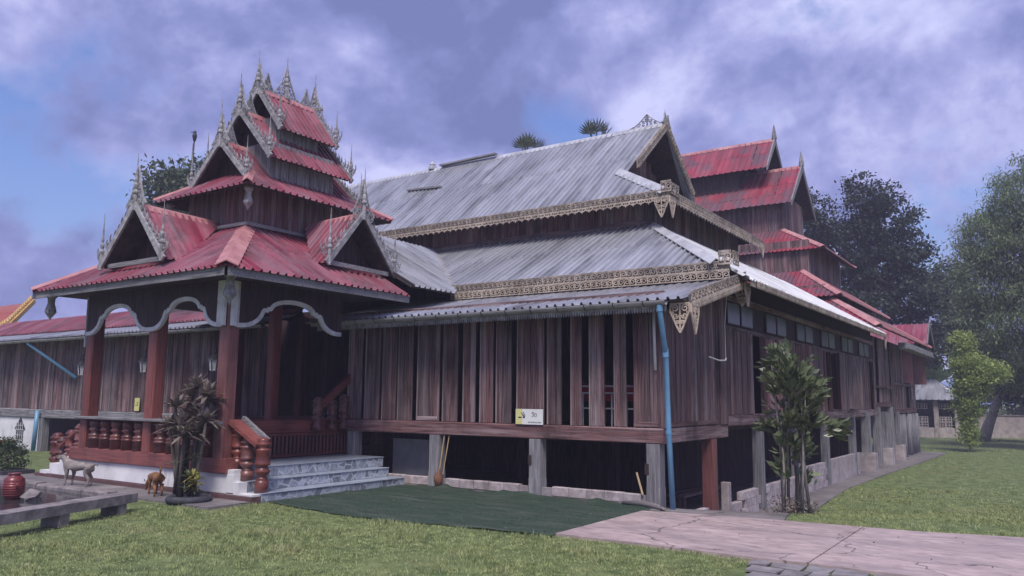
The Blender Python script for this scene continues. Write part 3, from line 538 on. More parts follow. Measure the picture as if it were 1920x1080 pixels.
# railing behind the gaps (white, seen between the shutters)
for z in (1.78, 2.10, 2.24): boxpart('rail', 'whitepaint', hall, -2.3, -0.2, 0.52, 0.56, z, z + 0.035, 0)
for i in range(12): boxpart('rail_bar', 'whitepaint', hall, -2.25 + i * 0.17, -2.215 + i * 0.17, 0.525, 0.555, 1.43, 2.10)
obj('draped_cloth', MB().add([(-2.3 + 0.2 * i, 0.62 + 0.05 * math.sin(i * 1.7), 2.28 + 0.06 * math.sin(i * 2.3)) for i in range(11)] + [(-2.3 + 0.2 * i, 0.66 + 0.05 * math.sin(i * 1.7 + 1), 1.95) for i in range(11)], [(i, i + 1, i + 12, i + 11) for i in range(10)]), 'rednap', hall)
planks(hall, (-9.4, 3.42), (-0.12, 3.42), 1.42, 4.9, (0, -1), 0.24, 'darkwood')
boxpart('wall_back', 'darkwood', hall, -9.4, -0.15, 21.5, 21.6, 1.42, 4.9, 0)
boxpart('wall_left', 'darkwood', hall, -9.5, -9.42, 0.1, 21.4, 1.42, 4.9, 1)
# right wall of the porch bay
def porch_top(t): return 3.72 + 0.265 * t * 3.4
planks(hall, (0.0, 0.07), (0.0, 3.0), 1.46, 4.0, (1, 0), 0.15, 'wood_v', 0.014, zt=porch_top)
boxpart('wall_post', 'wood_v', hall, -0.08, 0.075, 2.98, 3.46, 1.46, 4.55, 2, 0.015)
boxpart('wall_post', 'wood_v', hall, -0.10, 0.06, -0.036, 0.066, 1.46, 3.86, 2, 0.015)
boxpart('trim_block', 'wood_y', hall, 0.036, 0.062, 0.12, 2.8, 1.47, 1.56, 1)
# right wall of the hall: boarded leaves, openings and paired panes above
planks(hall, (0.0, 3.47), (0.0, 21.8), 1.67, 3.70, (1, 0), 0.22, 'wood_v', 0.03, skip=lambda t: any(a < 3.47 + 18.33 * t < b for a, b in ((5.4, 6.25), (6.75, 7.35), (9.3, 10.0), (13.1, 13.8), (16.4, 17.0), (20.5, 21.6))))
boxpart('wall_plate', 'wood_y', hall, -0.06, 0.05, 3.48, 21.8, 3.62, 3.72, 1)
boxpart('wall_plate', 'wood_y', hall, -0.06, 0.052, 3.48, 21.8, 4.32, 4.46, 1)
boxpart('upper_boarding', 'darkwood', hall, -0.07, -0.03, 3.48, 21.8, 3.72, 4.9, 1)
for y in np.arange(3.5, 21, 3.05):
    for k in (0.22, 1.22):
        f = boxpart('window', 'darkwood', hall, -0.028, 0.02, y + k - 0.04, y + k + 0.88, 3.74, 4.30, 1)
        boxpart('pane', 'pane', f, 0.021, 0.034, y + k, y + k + 0.84, 3.78, 4.27, 1, 0.004)
for y in (5.25, 6.4, 7.5, 9.2, 10.2, 13.0, 13.9, 16.3, 17.15, 20.4): boxpart('wall_post', 'wood_v', hall, -0.05, 0.085, y - 0.09, y + 0.09, 1.67, 3.62, 2, 0.012)
for y, a in ((6.33, 55), (9.28, 40), (13.85, -50), (16.32, 45)):
    put('open_leaf', MB().cbox(0, 0.55, -0.02, 0.02, 0, 1.85, 0.006).mesh('open_leaf', 'wood_v'), hall, T(0.09, y, 1.72, math.radians(a)))
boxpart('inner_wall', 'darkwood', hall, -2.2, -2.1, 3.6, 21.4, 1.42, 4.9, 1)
# ---- roofs
TOPZ = 6.65
roof(hall, [(-9.3, -0.72, 3.83), (0.74, -0.72, 3.83), (0.74, 2.75, 4.66), (-9.3, 2.75, 4.66)], (1, 0, 0), 'tin_x', name='porch_roof')
roof(hall, [(-6.75, 1.91, 4.89), (0.447, 1.91, 4.89), (-2.4, 5.11, TOPZ), (-10.1, 5.11, TOPZ)], (1, 0, 0), 'tin_x', name='lower_roof_slope')
roof(hall, [(1.0, 2.25, 4.55), (1.0, 18.6, 4.55), (-2.4, 18.6, TOPZ), (-2.4, 5.11, TOPZ), (0.447, 1.91, 4.89)], (0, 1, 0), 'tin_y', name='lower_roof_slope')
roof(hall, [(-6.3, 1.48, 4.65), (-6.3, -0.18, 4.65), (-10.1, -0.18, TOPZ + 0.06), (-10.1, 5.11, TOPZ + 0.06)], (0, 1, 0), 'tin_y', name='link_roof_slope')
ridge_cap(hall, (0.44, 1.88, 4.90), (-2.4, 5.11, TOPZ), (0.9, 0.3, -0.5), (-0.3, -0.9, -0.42), 0.24, 'tincap', 'hip_cap')
ridge_cap(hall, (-6.75, 1.88, 4.86), (-10.1, 5.11, TOPZ), (0.8, 0.4, 0.05), (-0.4, -0.8, 0.05), 0.16, 'gutter', 'valley_flashing')
planks(hall, (-9.9, -0.2), (-9.9, 5.1), 4.3, 6.55, (1, 0), 0.3, 'darkwood', name='link_board'); planks(hall, (-9.9, 2.8), (-6.2, 2.8), 4.3, 5.2, (0, -1), 0.3, 'darkwood', name='link_board')
# clerestory walls
planks(hall, (-13.0, 5.13), (-2.4, 5.13), 6.3, 7.75, (0, -1), 0.24, 'wood_v', 0.02)
planks(hall, (-2.42, 5.14), (-2.42, 12.0), 6.3, 7.75, (1, 0), 0.24, 'wood_v', 0.02)
boxpart('clerestory_core', 'darkwood', hall, -13.0, -2.46, 5.17, 12.0, 6.2, 7.5, 0)
boxpart('clerestory_sill', 'wood_x', hall, -12.8, -2.36, 5.04, 5.10, 6.66, 6.80, 0)
# upper roof: gable over a hipped skirt
EY, EZ, RY, RZ = 4.44, 7.36, 8.42, 10.63; PX, PZ = -3.78, 8.55; sy = EY + (PZ - EZ) / ((RZ - EZ) / (RY - EY)); BX = 2 * RY
roof(hall, [(-18.2, EY, EZ), (-1.74, EY, EZ), (PX, sy, PZ), (-3.45, RY, RZ), (-18.2, RY, RZ)], (1, 0, 0), 'tin_x', name='upper_roof_slope')
roof(hall, [(-18.2, BX - EY, EZ), (-1.74, BX - EY, EZ), (PX, BX - sy, PZ), (-3.45, RY, RZ), (-18.2, RY, RZ)], (1, 0, 0), 'tin_x', name='upper_roof_slope')
roof(hall, [(-1.74, EY, EZ), (-1.74, BX - EY, EZ), (PX, BX - sy, PZ), (PX, sy, PZ)], (0, 1, 0), 'tin_y', name='skirt_roof_slope')
ridge_cap(hall, (-18.2, RY, RZ), (-3.45, RY, RZ), (0, -1, -0.8), (0, 1, -0.8), 0.20, 'tincap')
ridge_cap(hall, (-1.76, EY + 0.02, EZ + 0.01), (PX, sy, PZ), (0.7, 0.2, -0.3), (-0.3, -0.7, -0.55), 0.26, 'tincap', 'hip_cap')
# gable wall
hp('gable_wall', MB().prism([(-4.4, sy, PZ - 0.05), (-4.4, BX - sy, PZ - 0.05), (-4.4, RY, RZ - 0.15)], (-1, 0, 0), 0.06), 'darkwood')
for i in range(13):
    y = sy + 0.2 + i * (BX - 2 * sy - 0.4) / 12; z1 = RZ - 0.25 - abs(y - RY) * 0.82
    boxpart('gable_board', 'wood_v', hall, -4.39, -4.36, y - 0.19, y + 0.19, PZ - 0.05, z1, 2)
gy = sy + 0.32; gzb = EZ + (gy - EY) * 0.8216
for s in (-1, 1):
    b = V((-3.40, RY + s * (RY - gy), gzb)); a = V((-3.40, RY, RZ + 0.05))
    m = MB().prism([a + V((0, 0, 0.10)), b + V((0, 0, 0.14)), b - V((0, 0, 0.14)), a - V((0, 0, 0.20))], (1, 0, 0), 0.045); obj('bargeboard', m, 'frettan', hall)
    fret_run(hall, 'fret_band', 'frettan', b + V((0.06, 0, 0.10)), a + V((0.06, 0, 0.05)), (0, 0, 1), 0.95)
    fret_run(hall, 'fret_drop', 'frettan', b + V((0.055, 0, -0.08)), a + V((0.055, 0, -0.12)), (0, 0, 1), 0.6)
put('ridge_crest', shared('fret_crest_l', lambda: fret_crest(1.0, 0.72), 'fretgrey'), hall, frame((-4.05, RY, RZ + 0.08), (1, 0, 0), (0, 0, 1), (1.0, 1, 0.55)))
spire(hall, (-3.42, RY, RZ - 0.1), 0.62, 0.075)
for s in (-1, 1): put('ridge_crest', shared('fret_crest_s', lambda: fret_crest(0.38, 0.36), 'fretgrey'), hall, frame((-3.37, RY + s * 0.12, RZ - 0.02), (0, 1, 0), (0, 0, 1)))
# eave fretwork
def eave(p0, p1, nrm, top=0.02, b1='frettan', b2='fretcream', s1=1.0, s2=1.0, second='fret_drop', back=True):
    p0, p1, nrm = V(p0), V(p1), V(nrm)
    if back: hp('fascia', MB().bar(p0 + V((0, 0, top - 0.10)) - nrm * 0.03, p1 + V((0, 0, top - 0.10)) - nrm * 0.03, 0.025, 0.2), 'greywood_x')
    if b1: fret_run(hall, 'fret_band', b1, p0, p1, (0, 0, 1), s1, nrm * 0.012 + V((0, 0, top)))
    fret_run(hall, second, b2, p0, p1, (0, 0, 1), s2, nrm * 0.02 + V((0, 0, top - (0.195 * s1 if b1 else 0.0))))
eave((-12.0, EY - 0.06, EZ), (-1.66, EY - 0.06, EZ), (0, -1, 0), 0.02)
eave((-1.66, EY - 0.06, EZ), (-1.66, BX - EY, EZ), (1, 0, 0), 0.02)
eave((-6.7, 1.83, 4.89), (0.74, 1.83, 4.89), (0, -1, 0), 0.02, second='fret_band', s2=0.95)
eave((1.06, 2.6, 4.55), (1.06, 18.6, 4.55), (1, 0, 0), -0.02, b1=None, second='fret_teeth', b2='frettan', s2=1.2, back=False)
hp('fascia', MB().bar((1.03, 2.3, 4.47), (1.03, 18.6, 4.47), 0.03, 0.14), 'frettan')
rk0, rk1 = V((0.80, -0.55, 3.86)), V((0.80, 2.68, 4.66))
hp('rake_board', MB().bar(rk0 - V((0.02, 0, 0.06)), rk1 - V((0.02, 0, 0.06)), 0.03, 0.22, (0, 0, 1)), 'greywood_y')
fret_run(hall, 'fret_band', 'frettan', rk0, rk1, (0, 0, 1), 1.1, (0.01, 0, 0.12)); fret_run(hall, 'fret_teeth', 'fretcream', rk0, rk1, (0, 0, 1), 1.2, (0.015, 0, -0.10))
fret_run(hall, 'fret_teeth', 'fretgrey', (-8.9, -0.73, 3.73), (0.4, -0.73, 3.73), (0, 0, 1), 1.1)
brk = shared('fret_bracket', fret_bracket, 'fretcream')
def bracket(p, d, s=1.0): put('corner_bracket', brk, hall, frame(p, d, (0, 0, 1), (s, 1, s)))
bracket((0.62, -0.63, 3.76), (1, 0, 0), 1.0); bracket((0.83, -0.42, 3.74), (0, 1, 0), 1.0)
bracket((0.86, 2.62, 4.52), (0, 1, 0), 0.95); bracket((0.7, 2.72, 4.52), (1, 0, 0), 0.9)
bracket((-1.85, EY - 0.08, EZ - 0.16), (1, 0, 0), 1.0); bracket((-1.63, EY + 0.12, EZ - 0.16), (0, 1, 0), 1.0)
bracket((-1.63, BX - EY - 0.1, EZ - 0.1), (0, 1, 0), 0.9); bracket((1.05, 18.5, 4.5), (0, 1, 0), 1.0)
for p, d in (((0.52, 1.80, 4.88), (1, 0, 0)), ((-1.85, EY - 0.09, EZ), (1, 0, 0))):
    fret_run(hall, 'fret_band', 'frettan', V(p), V(p) + V((0.28, 0, 0)), (0, 0, 1), 1.5, (0, -0.02, 0.24))
fret_run(hall, 'fret_band', 'frettan', V((-1.62, EY - 0.05, EZ)), V((-1.62, EY + 0.5, EZ)), (0, 0, 1), 1.5, (0.02, 0, 0.2))
fret_run(hall, 'fret_band', 'frettan', V((0.80, 1.84, EZ)), V((0.80, 2.2, EZ)), (0, 0, 1), 1.5, (0.02, 0, 5.12 - EZ))
# gutter (half round trough with straps) and its pipes
def gutter(parent, x0, x1, y, z, r=0.085):
    n = 10; ring = [(y + r * math.cos(math.pi + math.pi * k / n), z + r * math.sin(math.pi + math.pi * k / n)) for k in range(n + 1)]
    ring += [(y + (r - 0.008) * math.cos(math.pi + math.pi * k / n), z + (r - 0.008) * math.sin(math.pi + math.pi * k / n)) for k in range(n, -1, -1)]
    g = obj('gutter', MB().prism([(x0, a, b) for a, b in ring], (1, 0, 0), x1 - x0), 'gutter', parent)
    k = x0 + 0.3
    while k < x1:
        obj('gutter_strap', MB().prism([(k, y + (r + 0.006) * math.cos(math.pi + math.pi * i / n), z + (r + 0.006) * math.sin(math.pi + math.pi * i / n)) for i in range(n + 1)] + [(k, y + r - 0.002, z + 0.012), (k, y - r + 0.002, z + 0.012)], (1, 0, 0), 0.02), 'iron', g); k += 0.62
    return g
gutter(hall, -9.0, 0.42, -0.80, 3.80)
dp = hp('drain_pipe', MB().tube([(0.30, -0.80, 3.72), (0.30, -0.80, 3.60), (0.24, -0.45, 2.9), (0.235, -0.42, 2.86), (0.25, -0.38, 1.5), (0.30, -0.36, 0.0)], 0.052, 12), 'bluepipe', smooth=True)
for a_, b_ in (((0.238, -0.43, 2.94), (0.236, -0.42, 2.78)), ((0.30, -0.80, 3.71), (0.30, -0.80, 3.60)), ((0.25, -0.385, 1.42), (0.253, -0.383, 1.36))): obj('pipe_socket', MB().tube([a_, b_], 0.06, 12), 'bluepipe', dp)
hp('white_pipe', MB().tube([(-0.12, -0.14, 3.72), (-0.10, -0.14, 2.55)], 0.028, 8), 'whitepipe', smooth=True)
hp('hanging_wire', MB().tube([(0.5, 2.33, 4.35), (0.42, 2.36, 3.6), (0.40, 2.42, 2.95), (0.40, 2.43, 2.88)], 0.007, 6), 'whitepipe')
hp('hanging_pipe', MB().tube([(0.40, 2.44, 2.89), (0.40, 2.40, 2.84), (0.40, 2.0, 2.82), (0.40, 1.43, 2.87)], 0.016, 8), 'whitepipe')
fl = hp('flood_lamp', MB().box(0.50, 0.74, 1.86, 1.96, 5.02, 5.16), 'iron'); obj('lamp_glass', MB().box(0.52, 0.72, 1.845, 1.858, 5.04, 5.14), 'lampglass', fl)
obj('lamp_bracket', MB().bar((0.62, 1.91, 4.9), (0.62, 1.91, 5.03), 0.03, 0.03, (1, 0, 0)), 'iron', fl)
# loose roof boards
def onroof(x, y): return EZ + (y - EY) * 0.8216
tag(obj('loose_plank', MB().bar((-12.9, 6.95, onroof(0, 6.95) + 0.09), (-11.2, 6.75, onroof(0, 6.75) + 0.10), 0.16, 0.06), 'greywood_x'), 'short grey plank lying on the upper grey metal roof', 'plank')
tag(obj('loose_plank', MB().bar((-12.5, 8.30, RZ + 0.10), (-9.9, 8.28, RZ + 0.12), 0.18, 0.06), 'greywood_x'), 'long grey board lying along the ridge of the grey roof', 'plank')
hp('ridge_knob', MB().lathe([(0.16, 0), (0.16, 0.1), (0.10, 0.14), (0.12, 0.2), (0.03, 0.32)], 8, (-13.0, RY, RZ + 0.05)), 'tincap')

# ------------------------------------------------------------------ left wing
wing = thing('temple_wing', 'wooden wing left of the pavilion with red and white sheet roof', 'building', (-22, 1, 0))
boxpart('floor_beam', 'greywood_x', wing, -30, -11.5, -0.12, 0.03, 1.16, 1.45, 0, 0.02)
random.seed(3)
x = -30.0
while x < -11.6:
    wd = random.uniform(0.42, 0.72); ang = math.radians(random.choice((3, 6, 12, 18))); mw = T(x, -0.05, 1.462, ang)
    p = put('shutter_panel', MB().box(0.01, wd - 0.01, 0, 0.02, 0.02, 2.45).mesh('shutter_panel', 'darkwood'), wing, mw)
    npk = random.choice((2, 3))
    for k in range(npk): put('plank', MB().cbox(wd * k / npk + 0.004, wd * (k + 1) / npk - 0.004, -random.uniform(0.018, 0.03), -0.001, 0, 2.45, 0.007).mesh('plank', 'wood_v'), p, mw)
    put('edge_strip', MB().cbox(wd - 0.01, wd + 0.015, -0.05, 0.03, 0.0, 2.44, 0.004).mesh('edge_strip', 'greywood_v'), p, mw)
    x += wd + random.choice((0.02, 0.05, 0.16))
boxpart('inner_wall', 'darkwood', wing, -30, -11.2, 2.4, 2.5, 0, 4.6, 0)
boxpart('base_wall', 'plaster', wing, -30, -23.7, -0.06, 0.06, -0.05, 1.155, 0)
for x in (-23.55, -20.6, -17.4, -14.2): boxpart('post', 'greywood_v', wing, x - 0.13, x + 0.13, -0.13, 0.13, -0.05, 1.158, 2, 0.02)
roof(wing, [(-31, -0.72, 3.92), (-11.0, -0.72, 3.92), (-11.0, 0.35, 4.20), (-31, 0.35, 4.20)], (1, 0, 0), 'tin_x', name='lower_roof_slope')
roof(wing, [(-31, 0.30, 4.28), (-11.0, 0.30, 4.28), (-11.0, 1.7, 5.12), (-31, 1.7, 4.86)], (1, 0, 0), 'redtin_x', name='upper_roof_slope')
gutter(wing, -31, -10.9, -0.80, 3.86)
obj('drain_pipe', MB().tube([(-23.55, -0.8, 3.76), (-23.5, -0.75, 3.70), (-21.35, -0.16, 2.55)], 0.055, 10), 'bluepipe', wing, smooth=True)
obj('drain_pipe', MB().tube([(-23.62, -0.24, 1.42), (-23.66, -0.26, 0.02)], 0.075, 10), 'bluepipe', wing, smooth=True)
# arrow shaped lattice ornament on the white base wall
orn = tag(obj('lattice_ornament', MB().prism([(-25.55, -0.075, 0.72), (-24.75, -0.075, 0.72), (-25.15, -0.075, 1.13 + 0.02)], (0, -1, 0), 0.012).prism([(-25.42, -0.0755, 0.25), (-24.90, -0.0755, 0.25), (-24.90, -0.0755, 0.718), (-25.42, -0.0755, 0.718)], (0, -1, 0), 0.012), 'rubber', None), 'grey arrow shaped lattice window on the white wall at far left', 'window')
g = MB()
for i in range(4): g.box(-25.40 + i * 0.155, -25.385 + i * 0.155, -0.102, -0.088, 0.27, 0.98)
for i, z in enumerate((0.32, 0.5, 0.7, 0.85)): g.box(-25.45 + 0.06 * max(0, i - 2), -24.86 - 0.06 * max(0, i - 2), -0.104, -0.090, z, z + 0.018)
obj('lattice_bars', g, 'whitepaint', orn)

# ------------------------------------------------------------------ entrance pavilion
XC, YC = -10.0, -1.2
pav = thing('entrance_pavilion', 'entrance pavilion with tiered red metal roofs and lacy spired gables', 'pavilion', (XC, YC, 0))
def pp(name, mb, mat, **k): return obj(name, mb, mat, pav, **k)
# base
boxpart('base_wall', 'plaster', pav, -13.0, -6.92, -4.44, -4.20, 0.12, 0.50, 0)
boxpart('base_band', 'maroon', pav, -14.0, -6.36, -4.455, -4.19, -0.05, 0.115, 0)
boxpart('sill_beam', 'redwood_x', pav, -12.95, -7.12, -4.50, -4.12, 0.505, 0.79, 0, 0.015)
boxpart('floor_slab', 'darkwood', pav, -12.9, -8.73, -4.18, 1.6, 0.55, 0.74, 0)
# columns
COLS = [(-7.42, -4.36), (-9.88, -4.36), (-12.45, -4.36), (-9.3, -1.7), (-12.45, -0.35), (-9.88, 0.9), (-8.9, 1.5), (-12.0, 1.5)]
def colm(x, y, w=0.29):
    if y > -4: w = 0.24
    o = pp('column', MB().cbox(x - w / 2, x + w / 2, y - w / 2, y + w / 2, 0.78 if y < -4 else 0.55, 4.3, 0.03), 'redwood_v')
    return o
for c in COLS: colm(*c)
# rail and turned balusters
boxpart('top_rail', 'greywood_x', pav, -12.62, -7.28, -4.62, -4.16, 1.44, 1.50, 0, 0.012)
def balu(): return MB().lathe([(0.145, 0), (0.145, 0.20), (0.16, 0.205), (0.16, 0.235), (0.13, 0.25), (0.155, 0.28), (0.155, 0.30), (0.10, 0.335), (0.09, 0.36), (0.15, 0.41), (0.145, 0.43), (0.11, 0.455), (0.125, 0.48), (0.14, 0.50), (0.14, 0.645)], 14)
bal = shared('baluster', balu, 'redturned', True)
for x in np.linspace(-12.1, -10.3, 5): put('baluster', bal, pav, T(x, -4.36, 0.792, random.uniform(0, 6)))
for x in np.linspace(-9.5, -7.8, 5): put('baluster', bal, pav, T(x, -4.36, 0.792, random.uniform(0, 6)))
# arch boards with a white border
def arch_pts(n=10):
    """normalised half arch: s 0..1 from column to middle -> height"""
    p = [(0.0, 0.0), (0.03, 0.0)]
    for i in range(1, n + 1): a = i / n * math.pi / 2 * 0.86; p.append((0.03 + 0.195 * math.sin(a), 0.40 * (1 - math.cos(a)) / 0.784))
    p += [(0.228, 0.43), (0.262, 0.43), (0.262, 0.475), (0.292, 0.475)]
    for i in range(1, n + 1): a = i / n * math.pi / 2; p.append((0.295 + 0.205 * (1 - math.cos(a)) , 0.475 + 0.24 * math.sin(a)))
    return p
def arch(c0, c1, z0, h, ztop, nrm):
    c0, c1, nrm = V((*c0, 0)), V((*c1, 0)), V((*nrm, 0)); d = c1 - c0; half = arch_pts()
    pts = [(s, q) for s, q in half] + [(1 - s, q) for s, q in reversed(half[:-1])]
    P = [(s * d.length, q * h) for s, q in pts]
    mw = frame(c0 + nrm * 0.20 + V((0, 0, z0)), d, (0, 0, 1))
    m = MB(); n = len(P); H = ztop - z0
    vs = []
    for x, z in P: vs += [(x, -0.02, z), (x, 0.02, z), (x, -0.02, H), (x, 0.02, H)]
    fs = []
    for i in range(n - 1):
        a, b = 4 * i, 4 * i + 4; fs += [(a, b, b + 2, a + 2), (a + 1, a + 3, b + 3, b + 1), (a, a + 1, b + 1, b), (a + 2, b + 2, b + 3, a + 3)]
    o = put('arch_board', m.add(vs, fs).mesh('arch_board', 'darkwood'), pav, mw)
    put('arch_border', MB().stroke(P, 0.088, 0.075).mesh('arch_border', 'whitepaint'), o, mw)
arch(COLS[2], COLS[1], 3.40, 0.82, 4.33, (0, -1)); arch(COLS[1], COLS[0], 3.40, 0.82, 4.33, (0, -1)); arch(COLS[0], (-7.42, -1.55), 3.40, 0.82, 4.33, (1, 0))
boxpart('white_pilaster', 'whitepaint', pav, -7.545, -7.32, -4.60, -4.52, 3.38, 4.28, 2)
boxpart('white_pilaster', 'whitepaint', pav, -7.27, -7.20, -4.48, -4.30, 3.38, 4.28, 2)
boxpart('white_pilaster', 'whitepaint', pav, -12.66, -12.63, -4.52, -4.22, 3.10, 4.28, 2)
boxpart('ceiling', 'darkwood', pav, -13.3, -6.8, -4.95, -0.3, 4.30, 4.34, 0)
# lanterns (own lamps on the columns)
def lantern(x, y, z, label):
    t = thing('wall_lantern', label, 'lantern', (x, y, z), 'column lanterns')
    obj('cage', MB().lathe([(0.05, -0.02), (0.085, 0.0), (0.075, 0.01), (0.105, 0.19), (0.12, 0.20), (0.12, 0.215)], 6, (x, y, z)), 'lampglass', t)
    m = MB()
    for k in range(6):
        a = math.pi * 2 * k / 6; m.bar((x + 0.08 * math.cos(a), y + 0.08 * math.sin(a), z), (x + 0.11 * math.cos(a), y + 0.11 * math.sin(a), z + 0.2), 0.016, 0.016, (1, 0.2, 0))
    obj('bars', m, 'iron', t)
    obj('cap', MB().lathe([(0.135, 0.21), (0.13, 0.23), (0.06, 0.30), (0.03, 0.33), (0.035, 0.35), (0.008, 0.40)], 8, (x, y, z)), 'iron', t)
    obj('arm', MB().tube([(x, y, z + 0.38), (x, y, z + 0.46), (x + 0.08, y, z + 0.50), (x + 0.17, y, z + 0.42), (x + 0.20, y, z + 0.25)], 0.012, 6), 'iron', t)
lantern(-7.78, -4.42, 2.50, 'black glazed lantern on the front column nearest the tiled steps')
lantern(-10.24, -4.42, 2.50, 'black glazed lantern on the middle front column of the pavilion')
lantern(-12.83, -4.42, 2.46, 'black glazed lantern on the leftmost front column of the pavilion')
# right-hand tiled steps
ST = [(-6.34, 0.17), (-6.74, 0.375), (-7.13, 0.59)]
for i, (xf, zt) in enumerate(ST):
    z0 = 0.0 if i == 0 else ST[i - 1][1]
    y1 = (-0.22, -0.32, -0.10)[i]
    stp = boxpart('step', 'lightcrete', pav, xf - (0.5 if i < 2 else 1.45), xf - 0.012, -4.22, y1 - 0.004, z0 - 0.04, zt - 0.018, 1, 0.004)
    y = -4.24
    while y < y1 - 0.02:
        e = min(y + 0.30, y1)
        obj('riser_tile', MB().cbox(xf - 0.010, xf, y + 0.002, e - 0.002, z0 + 0.004, zt - 0.02, 0.002, 1), 'steptile', stp)
        obj('tread_tile', MB().cbox(xf - (0.40 if i < 2 else 1.42), xf + 0.018, y + 0.002, e - 0.002, zt - 0.016, zt, 0.003, 1), 'treadtile', stp); y = e
boxpart('step_cheek', 'plaster', pav, -7.13, -6.36, -4.44, -4.245, 0.118, 0.155, 0, 0.004)
boxpart('step_cheek', 'plaster', pav, -7.13, -6.76, -4.438, -4.246, 0.156, 0.358, 0, 0.004)
boxpart('step_cheek', 'plaster', pav, -7.15, -6.93, -4.436, -4.247, 0.36, 0.58, 0, 0.004)
def newel(h=1.0):
    k = h
    return MB().lathe([(0.135, 0), (0.135, 0.21 * k), (0.10, 0.225 * k), (0.12, 0.245 * k), (0.10, 0.265 * k), (0.085, 0.29 * k), (0.15, 0.36 * k), (0.155, 0.39 * k), (0.11, 0.44 * k), (0.10, 0.47 * k), (0.15, 0.50 * k), (0.15, 0.53 * k), (0.135, 0.55 * k), (0.14, 0.74 * k), (0.155, 0.765 * k), (0.155, 0.79 * k), (0.10, 0.82 * k), (0.15, 0.86 * k), (0.155, 0.895 * k), (0.11, 0.93 * k), (0.12, 0.955 * k), (0.06, 1.0 * k)], 16)
nm = shared('newel', newel, 'redturned', True)
put('newel_post', nm, pav, T(-6.50, -4.12, 0.17, 0, (0.98, 0.98, 1.03)))
put('newel_post', nm, pav, T(-6.90, -4.16, 0.375, 0.4, (1, 1, 0.82))); put('newel_post', nm, pav, T(-7.18, -4.18, 0.59, 1.0, (0.9, 0.9, 0.82)))
pp('stair_rail', MB().bar((-7.30, -4.22, 1.50), (-6.50, -4.14, 1.05), 0.34, 0.07), 'redwood_x'); pp('stair_rail_cap', MB().bar((-7.28, -4.02, 1.56), (-6.52, -4.0, 1.14), 0.08, 0.08), 'greywood_x')
# grille beside the steps and the raised landing behind it
boxpart('grille_rail', 'redwood_y', pav, -8.63, -8.57, -3.2, 0.25, 1.08, 1.14, 1); boxpart('grille_rail', 'redwood_y', pav, -8.63, -8.57, -3.2, 0.25, 0.60, 0.66, 1)
for y in np.arange(-3.15, 0.25, 0.115): boxpart('grille_slat', 'redwood_v', pav, -8.625, -8.585, y - 0.028, y + 0.028, 0.661, 1.079)
boxpart('landing_fascia', 'redwood_y', pav, -8.66, -8.60, -3.9, 0.25, 1.145, 1.45, 1)
boxpart('landing_floor', 'redwood_x', pav, -12.2, -8.67, -3.6, 2.2, 1.36, 1.44, 0)
boxpart('landing_back', 'darkwood', pav, -8.72, -8.68, -3.9, 0.25, 0.60, 1.14, 1)
for y, s in ((-1.0, 0.8), (-0.55, 0.72), (-0.15, 0.85)): put('newel_post', nm, pav, T(-8.45, y, 1.18 if y < -0.9 else 1.2, y, (0.85, 0.85, s)))
pp('inner_handrail', MB().bar((-8.45, -0.98, 1.72), (-8.35, 0.3, 2.75), 0.07, 0.17), 'redwood_y')
planks(pav, (-12.4, 1.9), (-7.6, 1.9), 0.74, 4.3, (0, -1), 0.26, 'darkwood')
# left steps with turned posts
for i, x in enumerate((-13.0, -13.45, -13.9)):
    z = (0.50, 0.34, 0.16)[i]; boxpart('step', 'plaster', pav, x - 0.46, x - 0.004, -4.44, -1.4, 0.117 if i < 2 else 0.02, z + 0.02, 1, 0.01)
    put('newel_post', nm, pav, T(x - 0.24, -4.1 + 0.02 * i, z + 0.02, i, (0.95, 0.95, 0.78)))
put('newel_post', nm, pav, T(-14.3, -4.1, 0.03, 0.6, (1.1, 1.1, 1.02))); pp('stair_rail', MB().bar((-12.7, -4.16, 1.46), (-14.2, -4.1, 0.66), 0.16, 0.07), 'redwood_x')
boxpart('step_plinth', 'maroon', pav, -14.6, -14.02, -4.45, -1.5, -0.04, 0.10, 1)
# roof tier 1
EX, EYH, E1Z = 3.65, 4.1, 4.40; TX, TY, T1Z = 1.13, 1.82, 5.80
def hip(parent, xc, yc, ex, ey, ez, tx, ty, tz, mx, my, name, cap='redcap', sides='frlb', cw=0.2):
    c = lambda sx, sy, a, b, z: (xc + sx * a, yc + sy * b, z)
    E = {k: c(*k, ex, ey, ez) for k in ((-1, -1), (1, -1), (1, 1), (-1, 1))}; Tt = {k: c(*k, tx, ty, tz) for k in E}
    for s, a, b, u, mm in (('f', (-1, -1), (1, -1), (1, 0, 0), mx), ('r', (1, -1), (1, 1), (0, 1, 0), my), ('b', (1, 1), (-1, 1), (1, 0, 0), mx), ('l', (-1, 1), (-1, -1), (0, 1, 0), my)):
        if s in sides: roof(parent, [E[a], E[b], Tt[b], Tt[a]], u, mm, name=name)
    if cap:
        for k in E:
            ridge_cap(parent, V(E[k]) + V((k[0] * 0.04, k[1] * 0.04, 0)), Tt[k], (k[0] * 0.25, -k[1] * 0.75, -0.12), (-k[0] * 0.75, k[1] * 0.25, -0.12), cw, cap, 'hip_cap')
hip(pav, XC, YC, EX, EYH, E1Z, TX, TY, T1Z, 'redtin_x', 'redtin_y', 'tier_roof_slope', cap=None, sides='fl')
roof(pav, [(XC + EX, YC - EYH, E1Z), (XC + EX, -0.22, E1Z), (XC + TX, -0.22, T1Z), (XC + TX, YC - TY, T1Z)], (0, 1, 0), 'redtin_y', name='tier_roof_slope')
for kx in (-1, 1): ridge_cap(pav, (XC + kx * (EX + 0.04), YC - EYH - 0.04, E1Z), (XC + kx * TX, YC - TY, T1Z), (kx * 0.25, 0.75, -0.12), (-kx * 0.75, -0.25, -0.12), 0.24, 'redcap', 'hip_cap')
